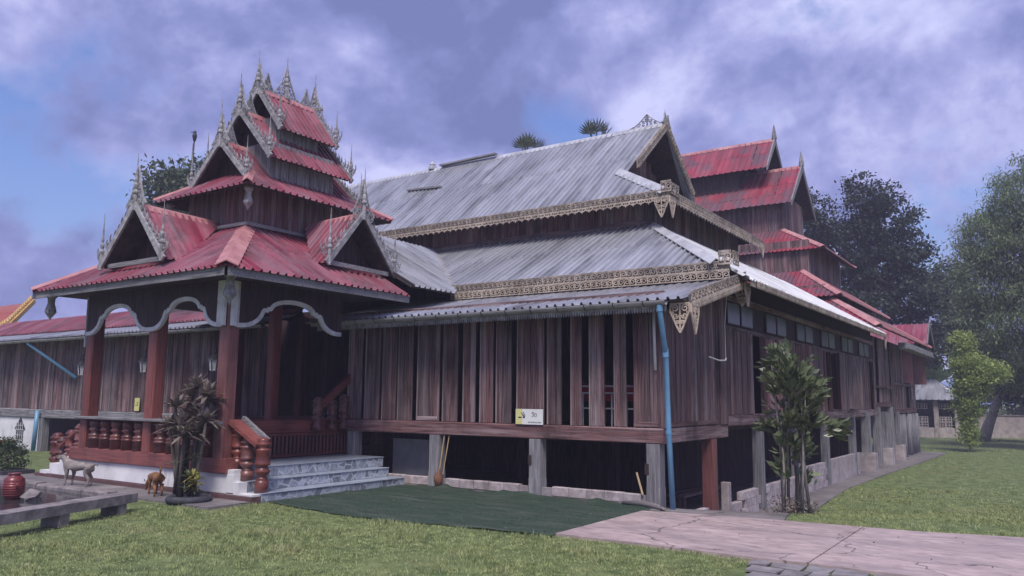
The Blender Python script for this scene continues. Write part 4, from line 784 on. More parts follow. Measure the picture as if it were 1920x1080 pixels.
for p0, p1 in (((XC - EX, YC - EYH + 0.02), (XC + EX, YC - EYH + 0.02)), ((XC + EX - 0.02, YC - EYH), (XC + EX - 0.02, -0.2))):
    pp('eave_fascia', MB().bar((*p0, E1Z - 0.10), (*p1, E1Z - 0.10), 0.04, 0.16), 'greywood_x')
br2 = shared('pendant', lambda: MB().lathe([(0.16, 0.0), (0.17, -0.05), (0.11, -0.10), (0.10, -0.22), (0.15, -0.34), (0.17, -0.42), (0.10, -0.50), (0.04, -0.56), (0.01, -0.62)][::-1], 8), 'fretgrey')
def pendant(x, y, z, s=1.0):
    t = put('eave_pendant', br2, pav, T(x, y, z, 0.3, (s * 0.75, s * 0.75, s * 1.0)))
    for a in (-0.785, 2.356):
        put('scroll', shared('pscroll', lambda: MB().stroke(spiral(0.10, -0.44, 0.075, 1.2, 2.6, -1), 0.03, 0.04).stroke([(0.02, -0.02), (0.05, -0.16), (0.05, -0.28), (0.03, -0.40)], [0.08, 0.05, 0.04, 0.03], 0.05, 0.001), 'fretgrey'), t, T(x, y, z, a, (s, s, s)))
pendant(XC + EX - 0.42, YC - EYH + 0.42, E1Z - 0.06, 1.0); pendant(XC - EX + 0.3, YC - EYH + 0.3, E1Z - 0.06, 1.0)
# dormer gables of tier 1
def dormer(apex, b0, b1, nrm, back, mats, fh, bh):
    """gablet: apex/base points on the face, running back to 'back' (ridge end) and valley depth vd"""
    apex, b0, b1, nrm, back = V(apex), V(b0), V(b1), V(nrm), V(back)
    for b, vd in ((b0, 0.45), (b1, 0.45)):
        roof(pav, [apex, b, b - nrm * vd, back], nrm, mats, name='gable_roof_slope', rib=0.17, sheet=0.68, over=0.03)
    ridge_cap(pav, apex, back, b0 - apex, b1 - apex, 0.13, 'redcap')
    i = 0.55
    pp('gable_panel', MB().prism([apex - nrm * i - V((0, 0, 0.08)), b0 - nrm * i, b1 - nrm * i], -nrm, 0.04), 'darkwood')
    pp('gable_sill', MB().bar(b0 + (b1 - b0) * 0.06 - nrm * 0.05, b1 + (b0 - b1) * 0.06 - nrm * 0.05, 0.05, 0.10), 'greywood_x')
    gable_trim(pav, apex, b0, b1, nrm, fh, bh, 0.13, lace=1.15)
    put('gable_crest', shared('fret_crest_d', lambda: fret_crest(0.62, 0.85), 'fretgrey'), pav, frame(apex + nrm * 0.02 + V((0, 0, 0.02)), V((0, 0, 1)).cross(nrm), (0, 0, 1)))
dormer((XC, -5.0, 6.05), (XC - 1.18, -5.0, 4.82), (XC + 1.12, -5.0, 4.82), (0, -1, 0), (XC, -2.95, 6.0), 'redtin_y', 1.0, 0.75)
dormer((-7.0, YC, 6.22), (-7.0, YC - 1.02, 4.98), (-7.0, YC + 1.10, 4.96), (1, 0, 0), (-8.9, YC, 6.15), 'redtin_x', 1.0, 0.75)
# tier 2 walls and roof
def wallbox(parent, hx, hy, z0, z1, wd=0.16, mat='wood_v'):
    boxpart('wall_core', 'darkwood', parent, XC - hx + 0.03, XC + hx - 0.03, YC - hy + 0.03, YC + hy - 0.03, z0, z1, 2)
    planks(parent, (XC - hx, YC - hy + 0.03), (XC + hx, YC - hy + 0.03), z0, z1, (0, -1), wd, mat); planks(parent, (XC + hx - 0.03, YC - hy), (XC + hx - 0.03, YC + hy), z0, z1, (1, 0), wd, mat)
wallbox(pav, 1.13, 1.80, 5.65, 6.85)
boxpart('wall_sill', 'greywood_x', pav, XC - 1.2, XC + 1.22, YC - 1.90, YC - 1.84, 5.86, 5.95, 0); boxpart('wall_sill', 'greywood_y', pav, XC + 1.17, XC + 1.23, YC - 1.83, YC + 1.85, 5.86, 5.95, 1)
hip(pav, XC, YC, 1.76, 2.33, 6.68, 0.70, 1.45, 7.28, 'redtin_x', 'redtin_y', 'tier_roof_slope', cw=0.12)
pendant(XC + 1.5, YC - 2.08, 6.66, 0.85); pendant(XC - 1.5, YC - 2.08, 6.66, 0.85)
def gableroof(yf, yb, hw, zb, za, lace=1.05, fh=0.95, bh=0.6, back=True):
    for s in (-1, 1): roof(pav, [(XC, yf, za), (XC + s * hw, yf, zb), (XC + s * hw, yb, zb), (XC, yb, za)], (0, 1, 0), 'redtin_y', name='gable_roof_slope', rib=0.16, sheet=0.64, over=0.04)
    ridge_cap(pav, (XC, yf, za), (XC, yb, za), (1, 0, -1), (-1, 0, -1), 0.12, 'redcap')
    for y, n in ((yf, -1), (yb, 1)):
        gable_trim(pav, (XC, y, za), (XC - hw, y, zb), (XC + hw, y, zb), (0, n, 0), fh, bh, 0.115, lace=lace)
        put('gable_crest', shared('fret_crest_g', lambda: fret_crest(0.55, 0.72), 'fretgrey'), pav, frame((XC, y + n * 0.03, za), (1, 0, 0), (0, 0, 1)))
        put('gable_crest', shared('fret_crest_h', lambda: fret_crest(0.42, 0.50), 'fretgrey'), pav, frame((XC, y - n * 0.25, za + 0.06), (0, 1, 0), (0, 0, 1)))
        pp('gable_panel', MB().prism([(XC, y - n * 0.35, za - 0.1), (XC - hw * 0.85, y - n * 0.35, zb + 0.08), (XC + hw * 0.85, y - n * 0.35, zb + 0.08)], (0, -n, 0), 0.04), 'darkwood')
gableroof(-3.0, 0.6, 1.06, 7.02, 8.02)
gableroof(-2.5, 0.06, 1.20, 7.66, 8.95)
gableroof(-2.0, -0.22, 0.90, 8.56, 9.68)
wallbox(pav, 0.86, 1.02, 7.0, 8.15, 0.14, 'greywood_v'); wallbox(pav, 0.60, 0.68, 8.1, 8.95, 0.14, 'greywood_v')
put('ridge_crest', shared('fret_crest_t', lambda: fret_crest(0.80, 0.86), 'fretgrey'), pav, frame((XC, YC + 0.05, 9.72), (0, 1, 0), (0, 0, 1)))
put('ridge_crest', shared('fret_crest_t', None, 'fretgrey'), pav, frame((XC, YC + 0.05, 9.72), (1, 0, 0), (0, 0, 1), (0.25, 1, 1)))
spire(pav, (XC, YC + 0.05, 9.75), 1.18, 0.05)

# ------------------------------------------------------------------ red sanctuary behind the hall
SX, SY = -9.0, 26.0
san = thing('sanctuary_tower', 'tall tiered sanctuary with faded red metal roofs behind the hall', 'temple tower', (SX, SY, -0.7))
def sp(name, mb, mat, **k): return obj(name, mb, mat, san, **k)
hip(san, SX, SY, 9.9, 7.6, 4.85, 7.6, 5.4, 6.4, 'oldredtin_x', 'oldredtin_y', 'tier_roof_slope', 'redcap', 'frl', 0.2)
hip(san, SX, SY, 8.2, 5.9, 6.35, 6.3, 3.9, 7.75, 'oldredtin_x', 'oldredtin_y', 'tier_roof_slope', 'redcap', 'frl', 0.2)
hip(san, SX, SY, 7.1, 3.5, 8.85, 4.9, 1.7, 10.2, 'oldredtin_x', 'oldredtin_y', 'tier_roof_slope', 'redcap', 'frl', 0.2)
for hx, hy, z0, z1 in ((7.5, 5.3, 5.8, 6.9), (6.4, 3.4, 7.4, 9.3), (5.0, 1.75, 10.0, 12.0)):
    boxpart('wall_core', 'darkwood', san, SX - hx + 0.05, SX + hx - 0.05, SY - hy + 0.05, SY + hy - 0.05, z0, z1, 2)
    planks(san, (SX - 1, SY - hy + 0.05), (SX + hx, SY - hy + 0.05), z0, z1, (0, -1), 0.4, 'wood_v', 0.02); planks(san, (SX + hx - 0.05, SY - hy), (SX + hx - 0.05, SY + hy), z0, z1, (1, 0), 0.4, 'wood_v', 0.02)
def sgable(xr, hw, zb, za, inset):
    x0, x1 = 2 * SX - xr, xr
    for s in (-1, 1): roof(san, [(x0, SY, za), (x1, SY, za), (x1, SY + s * hw, zb), (x0, SY + s * hw, zb)], (1, 0, 0), 'oldredtin_x', name='gable_roof_slope', rib=0.3, sheet=0.9, amp=0.04)
    ridge_cap(san, (x0, SY, za), (x1, SY, za), (0, 1, -1), (0, -1, -1), 0.2, 'redcap')
    for s in (-1, 1): sp('bargeboard', MB().prism([(x1, SY, za + 0.18), (x1, SY + s * hw * 1.03, zb + 0.06), (x1, SY + s * hw * 1.03, zb - 0.2), (x1, SY, za - 0.25)], (1, 0, 0), 0.06), 'greywood_v')
    obj('finial', MB().lathe([(0.14, 0), (0.12, 0.2), (0.02, 0.75)], 6, (x1, SY, za + 0.05)), 'greywood_v', san)
    for i in range(7):
        z = zb + 0.15 + i * (za - zb - 0.3) / 7; h2 = hw * (1 - (z - zb) / (za - zb)) * 0.95
        boxpart('gable_board', 'wood_y', san, x1 - inset - 0.03 + 0.01 * (i % 2), x1 - inset + 0.01 * (i % 2), SY - h2, SY + h2, z, z + (za - zb) / 7 - 0.02, 1)
sgable(-3.55, 2.25, 11.45, 13.70, 0.9)
sgable(-4.85, 1.55, 13.55, 15.35, 0.8)
boxpart('wall_core', 'darkwood', san, -12.0, -6.4, SY - 1.1, SY + 1.1, 12.2, 14.0, 0)
# side bay at the foot of the sanctuary, on stilts
planks(san, (-0.02, 21.95), (-0.02, 25.6), 1.95, 4.7, (1, 0), 0.3, 'wood_v', 0.03, skip=lambda t: 0.05 < t < 0.28)
planks(san, (-0.02, 25.8), (-0.02, 33.4), 1.55, 4.7, (1, 0), 0.3, 'wood_v', 0.05, skip=lambda t: 0.55 < t < 0.75)
boxpart('floor_beam', 'wood_y', san, -0.10, 0.06, 25.7, 33.5, 1.42, 1.66, 1); boxpart('floor_beam', 'wood_y', san, -0.10, 0.05, 21.95, 25.66, 1.75, 1.94, 1)
boxpart('wall_core', 'darkwood', san, -6, -0.12, 22.0, 33.3, 1.5, 4.8, 1)
boxpart('window_sill', 'wood_y', san, -0.02, 0.14, 22.0, 25.4, 2.55, 2.66, 1); boxpart('window_sill', 'wood_y', san, -0.02, 0.14, 26.0, 33.0, 2.75, 2.85, 1)
for y in (27.6, 28.9, 30.6, 31.9, 33.2): sp('stilt', MB().lathe([(0.17, 0), (0.15, 2.1)], 10, (0, y, -0.72)), 'greywood_v', smooth=True)
for y in (22.2, 25.4): boxpart('stilt', 'greywood_v', san, -0.2, 0.12, y - 0.16, y + 0.16, -0.72, 1.75, 2, 0.02)
for y, a in ((29.6, 50), (33.3, 20)): put('shutter_leaf', MB().cbox(0, 0.62, -0.02, 0.02, 0, 1.6, 0.006).mesh('shutter_leaf', 'redwood_v'), san, T(0.02, y, 2.9, math.radians(a)))
boxpart('eave_box', 'greywood_y', san, 0.55, 0.95, 25.0, 34.2, 4.35, 4.62, 1)
# small gabled porch roof at the far end
for s in (-1, 1): roof(san, [(-3.0, 34.6, 6.25), (0.75, 34.6, 6.25), (0.75, 34.6 + s * 1.5, 5.0), (-3.0, 34.6 + s * 1.5, 5.0)], (1, 0, 0), 'redtin_x', name='porch_roof_slope', rib=0.3, sheet=0.9)
for s in (-1, 1): sp('bargeboard', MB().prism([(0.78, 34.6, 6.4), (0.78, 34.6 + s * 1.55, 5.08), (0.78, 34.6 + s * 1.55, 4.85), (0.78, 34.6, 6.1)], (1, 0, 0), 0.05), 'greywood_v')
sp('gable_panel', MB().prism([(0.5, 34.6, 6.1), (0.5, 33.3, 5.0), (0.5, 35.9, 5.0)], (-1, 0, 0), 0.05), 'darkwood')
# ladder lying on the lower red roof
lad = MB(); l0, l1 = V((0.35, 20.8, 5.30)), V((-1.1, 21.4, 6.25))
for s in (-0.22, 0.22): lad.bar(l0 + V((0, s, 0)), l1 + V((0, s, 0)), 0.05, 0.05)
for i in range(7): p = l0 + (l1 - l0) * (i + 0.5) / 7; lad.bar(p - V((0, 0.22, 0)), p + V((0, 0.22, 0)), 0.04, 0.04)
tag(obj('roof_ladder', lad, 'lightcrete'), 'short ladder lying on the lowest red roof slope of the sanctuary', 'ladder')

# ------------------------------------------------------------------ neighbouring buildings
gh = thing('golden_roof_hall', 'temple hall with gold edged red tiled roof at far left', 'building', (-37, 6, 0))
boxpart('wall', 'plaster', gh, -50, -41, 5.6, 14, 0, 4.9, 0)
for k, (z0, z1, y0, y1) in enumerate(((4.7, 5.7, 4.4, 6.2), (5.6, 7.2, 5.8, 7.6))):
    x1 = -39.8 - 0.6 * k
    sl_ = obj('roof_slope', MB().prism([(-50, y0, z0), (x1, y0, z0), (x1 - 1.6, y1, z1), (-50, y1, z1)], (0, 0.4, -1), 0.12), 'redtile', gh)
    for i in range(9):
        t = i / 9; a = V((-50, y0, z0)).lerp(V((-50, y1, z1)), t); b = V((x1, y0, z0)).lerp(V((x1 - 1.6, y1, z1)), t)
        obj('tile_course', MB().bar(a + V((0, 0, 0.04)), b + V((0, 0, 0.04)), (V((0, y1 - y0, z1 - z0)).length) / 9 * 0.98, 0.05, (0, -(z1 - z0), y1 - y0)), 'redtile', sl_)
    obj('gold_verge', MB().bar((x1 + 0.05, y0 - 0.1, z0 + 0.05), (x1 - 1.6, y1, z1 + 0.08), 0.35, 0.26), 'goldtrim', gh)
    obj('gold_eave', MB().bar((-50, y0 - 0.05, z0), (x1 + 0.1, y0 - 0.05, z0), 0.12, 0.2), 'goldtrim', gh)
    for i in range(12):
        t = i / 12; p = V((x1 + 0.05, y0 - 0.1, z0 + 0.05)).lerp(V((x1 - 1.6, y1, z1 + 0.08)), t)
        obj('verge_tooth', MB().lathe([(0.09, 0), (0.11, 0.12), (0.01, 0.34)], 6, p + V((0, 0, 0.1))), 'goldtrim', gh)
# open shed by the far wall
shed = thing('open_shed', 'open shed with pale ribbed metal roof by the far wall', 'shed', (-3, 56, -0.7))
roof(shed, [(-11, 54, 2.15), (0.3, 54, 2.15), (-1.6, 57.5, 3.75), (-11, 57.5, 3.75)], (1, 0, 0), 'tin_x', rib=0.42, sheet=1.26, amp=0.05)
roof(shed, [(0.3, 54, 2.15), (0.3, 61, 2.15), (-1.6, 57.5, 3.75)], (0, 1, 0), 'tin_y', rib=0.42, sheet=1.26, amp=0.05)
for x in (-8.2, -5.0, -1.3, 0.1): boxpart('column', 'lightcrete', shed, x - 0.16, x + 0.16, 54.3, 54.62, -0.72, 2.05, 2, 0.02)
boxpart('rear_wall', 'rubber', shed, -11, 0.1, 60.6, 60.75, -0.7, 2.1, 0)
def ventrow(parent, x0, x1, y, z0, rows, size=0.36):
    def vb():
        m = MB(); s = size - 0.02; t = 0.05
        m.box(0, s, 0, 0.1, 0, t).box(0, s, 0, 0.1, s - t, s).box(0, t, 0, 0.1, t, s - t).box(s - t, s, 0, 0.1, t, s - t)
        m.box(s / 2 - t / 2, s / 2 + t / 2, 0.01, 0.09, t, s - t).box(t, s - t, 0.012, 0.088, s / 2 - t / 2, s / 2 + t / 2); return m
    me = shared('vent_block%.2f' % size, vb, 'lightcrete')
    for r in range(rows):
        x = x0
        while x + size < x1: put('vent_block', me, parent, T(x, y, z0 + r * size)); x += size
for a, b in ((-8.0, -5.2), (-4.8, -1.5), (-1.1, -0.1)): ventrow(shed, a, b, 54.42, 0.05, 2, 0.42); ventrow(shed, a, b, 54.42, 1.45, 1, 0.42)
boxpart('low_wall', 'lightcrete', shed, -8.2, 0.1, 54.40, 54.56, -0.72, 0.03, 0)
pw = thing('boundary_wall', 'low grey boundary wall along the far lawn on the right', 'wall', (12, 58, -0.7))
boxpart('wall_face', 'lightcrete', pw, 0.4, 60, 57.5, 57.7, -0.75, 0.95, 0); boxpart('coping', 'greycrete', pw, 0.4, 60, 57.45, 57.75, 0.952, 1.05, 0)
# far hill
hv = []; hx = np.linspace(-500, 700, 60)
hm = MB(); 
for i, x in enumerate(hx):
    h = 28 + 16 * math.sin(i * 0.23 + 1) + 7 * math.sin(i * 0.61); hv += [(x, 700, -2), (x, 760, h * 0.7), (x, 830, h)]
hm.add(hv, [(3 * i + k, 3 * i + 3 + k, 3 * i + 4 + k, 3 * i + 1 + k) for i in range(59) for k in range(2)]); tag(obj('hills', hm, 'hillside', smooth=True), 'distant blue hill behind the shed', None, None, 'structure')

# ------------------------------------------------------------------ vegetation
def fast_mesh(name, v, f, mat):
    """v (n,3) float, f (m,k) int"""
    m = bpy.data.meshes.new(name); k = f.shape[1]
    m.vertices.add(len(v)); m.vertices.foreach_set('co', v.astype(np.float32).ravel())
    m.loops.add(f.size); m.loops.foreach_set('vertex_index', f.astype(np.int32).ravel())
    m.polygons.add(len(f)); m.polygons.foreach_set('loop_start', np.arange(0, f.size, k, dtype=np.int32)); m.polygons.foreach_set('loop_total', np.full(len(f), k, np.int32))
    m.materials.append(MATS[mat]); m.update(calc_edges=True); return m
def leaves(cen, size, aspect=0.45, droop=0.0, rg=rng, dirs=None):
    """diamond leaves around centres"""
    n = len(cen); d = rg.normal(size=(n, 3)) if dirs is None else dirs + rg.normal(size=(n, 3)) * 0.35
    d[:, 2] -= droop; d /= np.linalg.norm(d, axis=1, keepdims=True)
    r = rg.normal(size=(n, 3)); s = np.cross(d, r); s /= np.linalg.norm(s, axis=1, keepdims=True) + 1e-9
    L_ = (size * rg.uniform(0.6, 1.3, n))[:, None]; nrm = np.cross(d, s)
    a = cen; b = cen + d * L_ * 0.5 + s * L_ * aspect * 0.5 + nrm * L_ * 0.08; c = cen + d * L_; e = cen + d * L_ * 0.5 - s * L_ * aspect * 0.5 + nrm * L_ * 0.08
    v = np.stack([a, b, c, e], 1).reshape(-1, 3); f = np.arange(4 * n).reshape(n, 4); return v, f
def clump_points(blobs, nclump, per, cr, rg=rng, shell=0.55):
    """blobs: (x,y,z,rx,ry,rz); leaf clumps toward the surface of each blob"""
    P = []; vol = np.array([b[3] * b[4] * b[5] for b in blobs]) ** 0.7; vol /= vol.sum(); cl = []
    for b, k in zip(blobs, vol):
        m = max(3, int(nclump * k)); d = rg.normal(size=(m, 3)); d /= np.linalg.norm(d, axis=1, keepdims=True)
        r = shell + (1 - shell) * rg.uniform(0, 1, (m, 1)) ** 0.6 + rg.normal(0, 0.07, (m, 1)); c = np.array(b[:3]) + d * r * np.array(b[3:]); cl.append(c)
        q = c[:, None, :] + rg.normal(size=(m, per, 3)) * cr * np.array([1, 1, 0.7]); P.append(q.reshape(-1, 3))
    return np.concatenate(P), np.concatenate(cl)
def tree(name, label, cat, base, blobs, trunk, mat, nclump, per, cr, lsize, bark='bark', group=None, aspect=0.5, droop=0.3, limbs=10, tr=0.28):
    t = thing(name, label, cat, base, group); m = MB()
    m.tube([V(base) - V((0, 0, 0.2))] + [V(p) for p in trunk], [tr * (1 - 0.6 * i / len(trunk)) for i in range(len(trunk) + 1)], 9)
    P, C = clump_points(blobs, nclump, per, cr); top = V(trunk[-1]); mid = V(trunk[max(0, len(trunk) - 2)])
    for c in C[rng.choice(len(C), min(limbs, len(C)), replace=False)]:
        s = mid.lerp(top, random.uniform(0.1, 1)); e = V(c); k = s.lerp(e, 0.5) + V((random.uniform(-.3, .3), random.uniform(-.3, .3), 0.3)); m.tube([s, k, e], [tr * 0.35, tr * 0.22, tr * 0.06], 6)
    obj('trunk', m, bark, t, smooth=True)
    v, f = leaves(P, lsize, aspect, droop); put('crown', fast_mesh('crown', v, f, mat), t); return t
# tree line right of the sanctuary
tree('broadleaf_tree', 'tall dark tree right behind the red sanctuary tower', 'tree', (-4.6, 47, -0.7),
     [(-7.6, 46, 15.0, 2.2, 2.4, 2.8), (-4.2, 47, 16.4, 2.0, 2.2, 1.9), (-2.9, 47, 14.9, 1.9, 2.2, 1.9), (-5.4, 47, 13.4, 2.6, 2.4, 2.2), (-1.6, 47, 12.4, 1.6, 2, 1.8), (-3.6, 47, 11.2, 2.6, 2.4, 1.9), (-6.4, 47, 10.2, 2.2, 2, 1.8), (-1.2, 47, 9.4, 1.6, 2, 1.7), (-4.4, 46, 8.2, 2.6, 2.2, 1.5), (-1.6, 47, 6.6, 1.8, 2, 1.4), (-4.0, 47, 5.6, 2.2, 2, 1.2)], [(-4.5, 47, 4), (-4.3, 47, 9), (-4.2, 47, 14)], 'leaf_dark', 430, 100, 0.33, 0.28, tr=0.42, limbs=44)
tree('broadleaf_tree', 'dark tree between the sanctuary and the bamboo', 'tree', (0.1, 58, -0.7),
     [(-0.2, 58, 11.0, 1.8, 2.2, 2.2), (0.6, 58, 8.4, 1.9, 2.2, 2.0), (-1.2, 58, 6.4, 2.2, 2.2, 1.6)], [(0.0, 58, 4), (0.0, 58, 9)], 'leaf_mid', 150, 90, 0.42, 0.30, tr=0.3, limbs=16)
tree('bamboo_clump', 'huge drooping bamboo clump at the right edge', 'bamboo', (5.0, 40, -0.7),
     [(3.6, 40, 11.8, 1.5, 2.2, 1.8), (5.8, 40, 13.9, 1.9, 2.4, 2.2), (2.9, 40, 9.4, 1.2, 2.0, 1.8), (4.8, 40, 10.6, 1.9, 2.4, 2.2), (7.4, 40, 11.5, 2.4, 2.6, 3.4), (3.2, 40, 6.8, 1.5, 2.0, 1.8), (5.6, 40, 7.2, 2.2, 2.4, 2.2), (8.4, 40, 6.8, 2.4, 2.4, 2.8), (4.6, 41, 4.4, 2.0, 2, 1.6), (7.4, 41, 3.6, 2.4, 2, 1.8)], [(5.0, 40, 3), (5.3, 40, 8), (5.6, 40, 12)], 'leaf_bamboo', 640, 120, 0.40, 0.27, aspect=0.22, droop=1.2, limbs=30, tr=0.22)
tree('broadleaf_tree', 'leaning dark tree in front of the boundary wall', 'tree', (1.9, 50, -0.7),
     [(4.2, 50, 3.4, 1.8, 2, 1.3), (6.8, 50, 3.0, 2.0, 2, 1.5), (9.6, 50, 3.2, 2.2, 2, 1.8)], [(2.4, 50, 0.6), (3.2, 50, 2.6), (4.0, 50, 3.4)], 'leaf_dark', 170, 90, 0.36, 0.26, bark='greywood_v', tr=0.42, limbs=14)
tree('broadleaf_tree', 'slim yellow green small tree on the right lawn', 'tree', (2.25, 36, -0.7),
     [(2.6, 36, 4.0, 0.95, 0.9, 0.7), (3.4, 36, 3.6, 0.75, 0.8, 0.6), (2.2, 36, 5.2, 0.42, 0.5, 0.7), (2.5, 36, 2.9, 0.85, 0.8, 0.7), (2.3, 36, 1.9, 0.6, 0.6, 0.7), (2.2, 36, 0.9, 0.4, 0.4, 0.7), (2.2, 36, 0.1, 0.3, 0.3, 0.5)], [(2.25, 36, 0.5), (2.3, 36, 2.0), (2.4, 36, 3.6)], 'leaf_light', 260, 80, 0.19, 0.15, bark='palebark', tr=0.08, limbs=22)
tree('broadleaf_tree', 'round topped tree behind the left side of the pavilion roof', 'tree', (-38, 14, 0),
     [(-38.6, 14, 14.4, 2.1, 2, 2.0), (-36.8, 14, 14.6, 1.8, 2, 1.8), (-37.6, 14, 12.4, 2.6, 2, 2.2)], [(-38, 14, 5), (-37.9, 14, 10), (-37.7, 14, 12.5)], 'leaf_mid', 120, 60, 0.42, 0.36, tr=0.3, limbs=14)
tree('broadleaf_tree', 'low dark trees beyond the golden roof at far left', 'tree', (-47, 22, 0),
     [(-47, 22, 7.0, 2.6, 2, 2.0), (-43.5, 22, 7.4, 2.6, 2, 2.0), (-40, 22, 6.6, 2.8, 2, 1.8)], [(-46, 22, 3), (-45, 22, 6)], 'leaf_dark', 110, 60, 0.5, 0.4, tr=0.3, limbs=10)
# backdrop of trees far behind the right lawn: one mass
P, C = clump_points([(x, 75 + 4 * math.sin(x), 2.5 + 1.6 * math.sin(x * 0.7), 4.5, 3, 4.2 + math.sin(x * 1.3)) for x in np.arange(2, 60, 5)], 520, 45, 0.9)
v, f = leaves(P, 0.7, 0.5, 0.3); tag(put('far_wood', fast_mesh('far_wood', v, f, 'leaf_mid')), 'dark band of trees beyond the boundary wall', 'wood', None, 'stuff')
# crow pole and bird
pl = tag(obj('bare_pole', MB().tube([(-37.2, 14, 14), (-37.15, 14, 17.6)], [0.09, 0.06], 8), 'bark'), 'bare pole rising above the tree left of the pavilion', 'pole')
bd = MB().lathe([(0.02, -0.35), (0.10, -0.15), (0.15, 0.05), (0.13, 0.18), (0.085, 0.26), (0.10, 0.33), (0.07, 0.41), (0.02, 0.44)], 10, (-37.1, 14, 17.95)).bar((-37.15, 14, 18.32), (-37.36, 13.9, 18.30), 0.04, 0.04)
tag(obj('bird', bd, 'nose', smooth=True), 'black bird perched on top of the bare pole', 'bird')
# sugar palms behind the ridge
def palm(base, h, label, r=1.55, nf=9):
    t = thing('fan_palm', label, 'palm', base, 'palms behind the hall ridge'); b = V(base); top = b + V((0, 0, h))
    obj('trunk', MB().tube([b, b + V((0.1, 0, h * 0.5)), top], [0.26, 0.2, 0.18], 9), 'bark', t, smooth=True)
    for k in range(nf):
        a = 2 * math.pi * k / nf + random.uniform(-.2, .2); el = random.uniform(0.05, 1.45); d = V((math.cos(a) * math.cos(el), math.sin(a) * math.cos(el), math.sin(el)))
        e = top + d * r * 0.55; sd = d.cross(V((0, 0, 1))).normalized(); up = sd.cross(d); m = MB(); m.tube([top, e], 0.035, 5)
        for j in range(10):
            q = -1.25 + 2.5 * j / 9; dd = (d * math.cos(q) + sd * math.sin(q)); ln = r * 0.62 * (1 - 0.12 * abs(q)); tip = e + dd * ln + up * 0.25 * ln * abs(q) - V((0, 0, 0.06 * ln)); s2 = dd.cross(up).normalized() * 0.055
            m.add([e, e + dd * ln * 0.55 + s2 + up * 0.02, tip, e + dd * ln * 0.55 - s2 + up * 0.02], [(0, 1, 2, 3)])
        obj('frond', m, 'leaf_palm', t)
palm((-19.5, 25, -0.5), 16.95, 'fan palm crown above the ridge, the left of two'); palm((-14.8, 25, -0.5), 16.95, 'fan palm crown above the ridge, the right of two')
# banana plant
ban = thing('banana_plant', 'banana plant with broad leaves behind the pale shed roof', 'banana plant', (-2.6, 63, -0.7))
obj('stem', MB().tube([(-2.6, 63, -0.7), (-2.6, 63, 3.7)], [0.22, 0.14], 9), 'leaf_banana', ban)
for a, el, ln, rl in ((0.3, 1.25, 3.3, 1), (2.9, 1.35, 3.0, 1), (-0.2, 0.7, 3.0, 1), (0.9, 0.95, 2.6, 1), (2.5, 0.7, 2.6, 1), (4.4, 1.0, 2.6, 1)):
    d = V((math.cos(a) * math.cos(el), math.sin(a) * math.cos(el) * 0.5, math.sin(el))).normalized(); sd = V((0, -0.45, 0.25)).cross(d).normalized(); m = MB(); vs = []
    for j in range(9):
        s = j / 8; c = V((-2.6, 63, 3.4)) + d * ln * s - V((0, 0, 0.5 * s * s)); wd = 0.42 * math.sin(math.pi * (0.08 + 0.9 * s)) ** 0.7
        vs += [c + sd * wd, c, c - sd * wd]
    m.add(vs, [(3 * j + k, 3 * j + k + 1, 3 * j + k + 4, 3 * j + k + 3) for j in range(8) for k in range(2)]); obj('leaf', m, 'leaf_banana', ban)
# tall shrub at the corner
shx, shy = 2.05, 1.35; shz = float(gz(shx, shy))
shr = thing('tall_shrub', 'tall leafy shrub with many pale stems at the hall corner', 'shrub', (shx, shy, shz))
random.seed(11); m = MB(); tips = []
for k in range(11):
    a = random.uniform(0, 6.28); b0 = V((shx + 0.26 * math.cos(a), shy + 0.26 * math.sin(a), shz - 0.05)); h = random.uniform(1.5, 2.9) if k else 3.2
    tp = b0 + V((random.uniform(-0.30, 0.30), random.uniform(-0.30, 0.30), h)); md = b0.lerp(tp, 0.5) + V((random.uniform(-.1, .1), random.uniform(-.1, .1), 0))
    m.tube([b0, md, tp], [0.032, 0.024, 0.010], 6); tips += [(b0.lerp(md, s) if s < 0.5 else md.lerp(tp, 2 * s - 1)) for s in np.linspace(0.62, 1, 5)]
obj('stems', m, 'palebark', shr, smooth=True)
tips = np.array([tuple(p) for p in tips]); blob, _ = clump_points([(shx - 0.10, shy, shz + 2.50, 0.34, 0.4, 0.36), (shx + 0.22, shy, shz + 2.25, 0.30, 0.36, 0.34), (shx - 0.16, shy, shz + 3.0, 0.16, 0.18, 0.26), (shx - 0.46, shy - 0.1, shz + 1.62, 0.17, 0.16, 0.11), (shx + 0.12, shy, shz + 1.75, 0.30, 0.30, 0.22), (shx + 0.66, shy + 0.2, shz + 1.60, 0.22, 0.18, 0.13), (shx + 0.05, shy, shz + 1.2, 0.18, 0.2, 0.22), (shx - 0.22, shy - 0.1, shz + 0.75, 0.14, 0.14, 0.14), (shx + 0.2, shy, shz + 0.62, 0.12, 0.12, 0.14)], 120, 11, 0.055)
cen = np.concatenate([np.repeat(tips, 7, 0) + rng.normal(0, 0.07, (len(tips) * 7, 3)), blob]); dirs = cen - np.array([shx, shy, 0]); dirs[:, 2] = 0.35; dirs /= np.linalg.norm(dirs, axis=1, keepdims=True)
v, f = leaves(cen, 0.20, 0.40, 0.15, rng, dirs); put('foliage', fast_mesh('foliage', v, f, 'leaf_shrub'), shr)
Pp, _ = clump_points([(shx, shy - 0.1, shz + 0.12, 0.5, 0.4, 0.16)], 30, 14, 0.06); v, f = leaves(Pp, 0.08, 0.4); put('undergrowth', fast_mesh('undergrowth', v, f, 'leaf_brown'), shr)
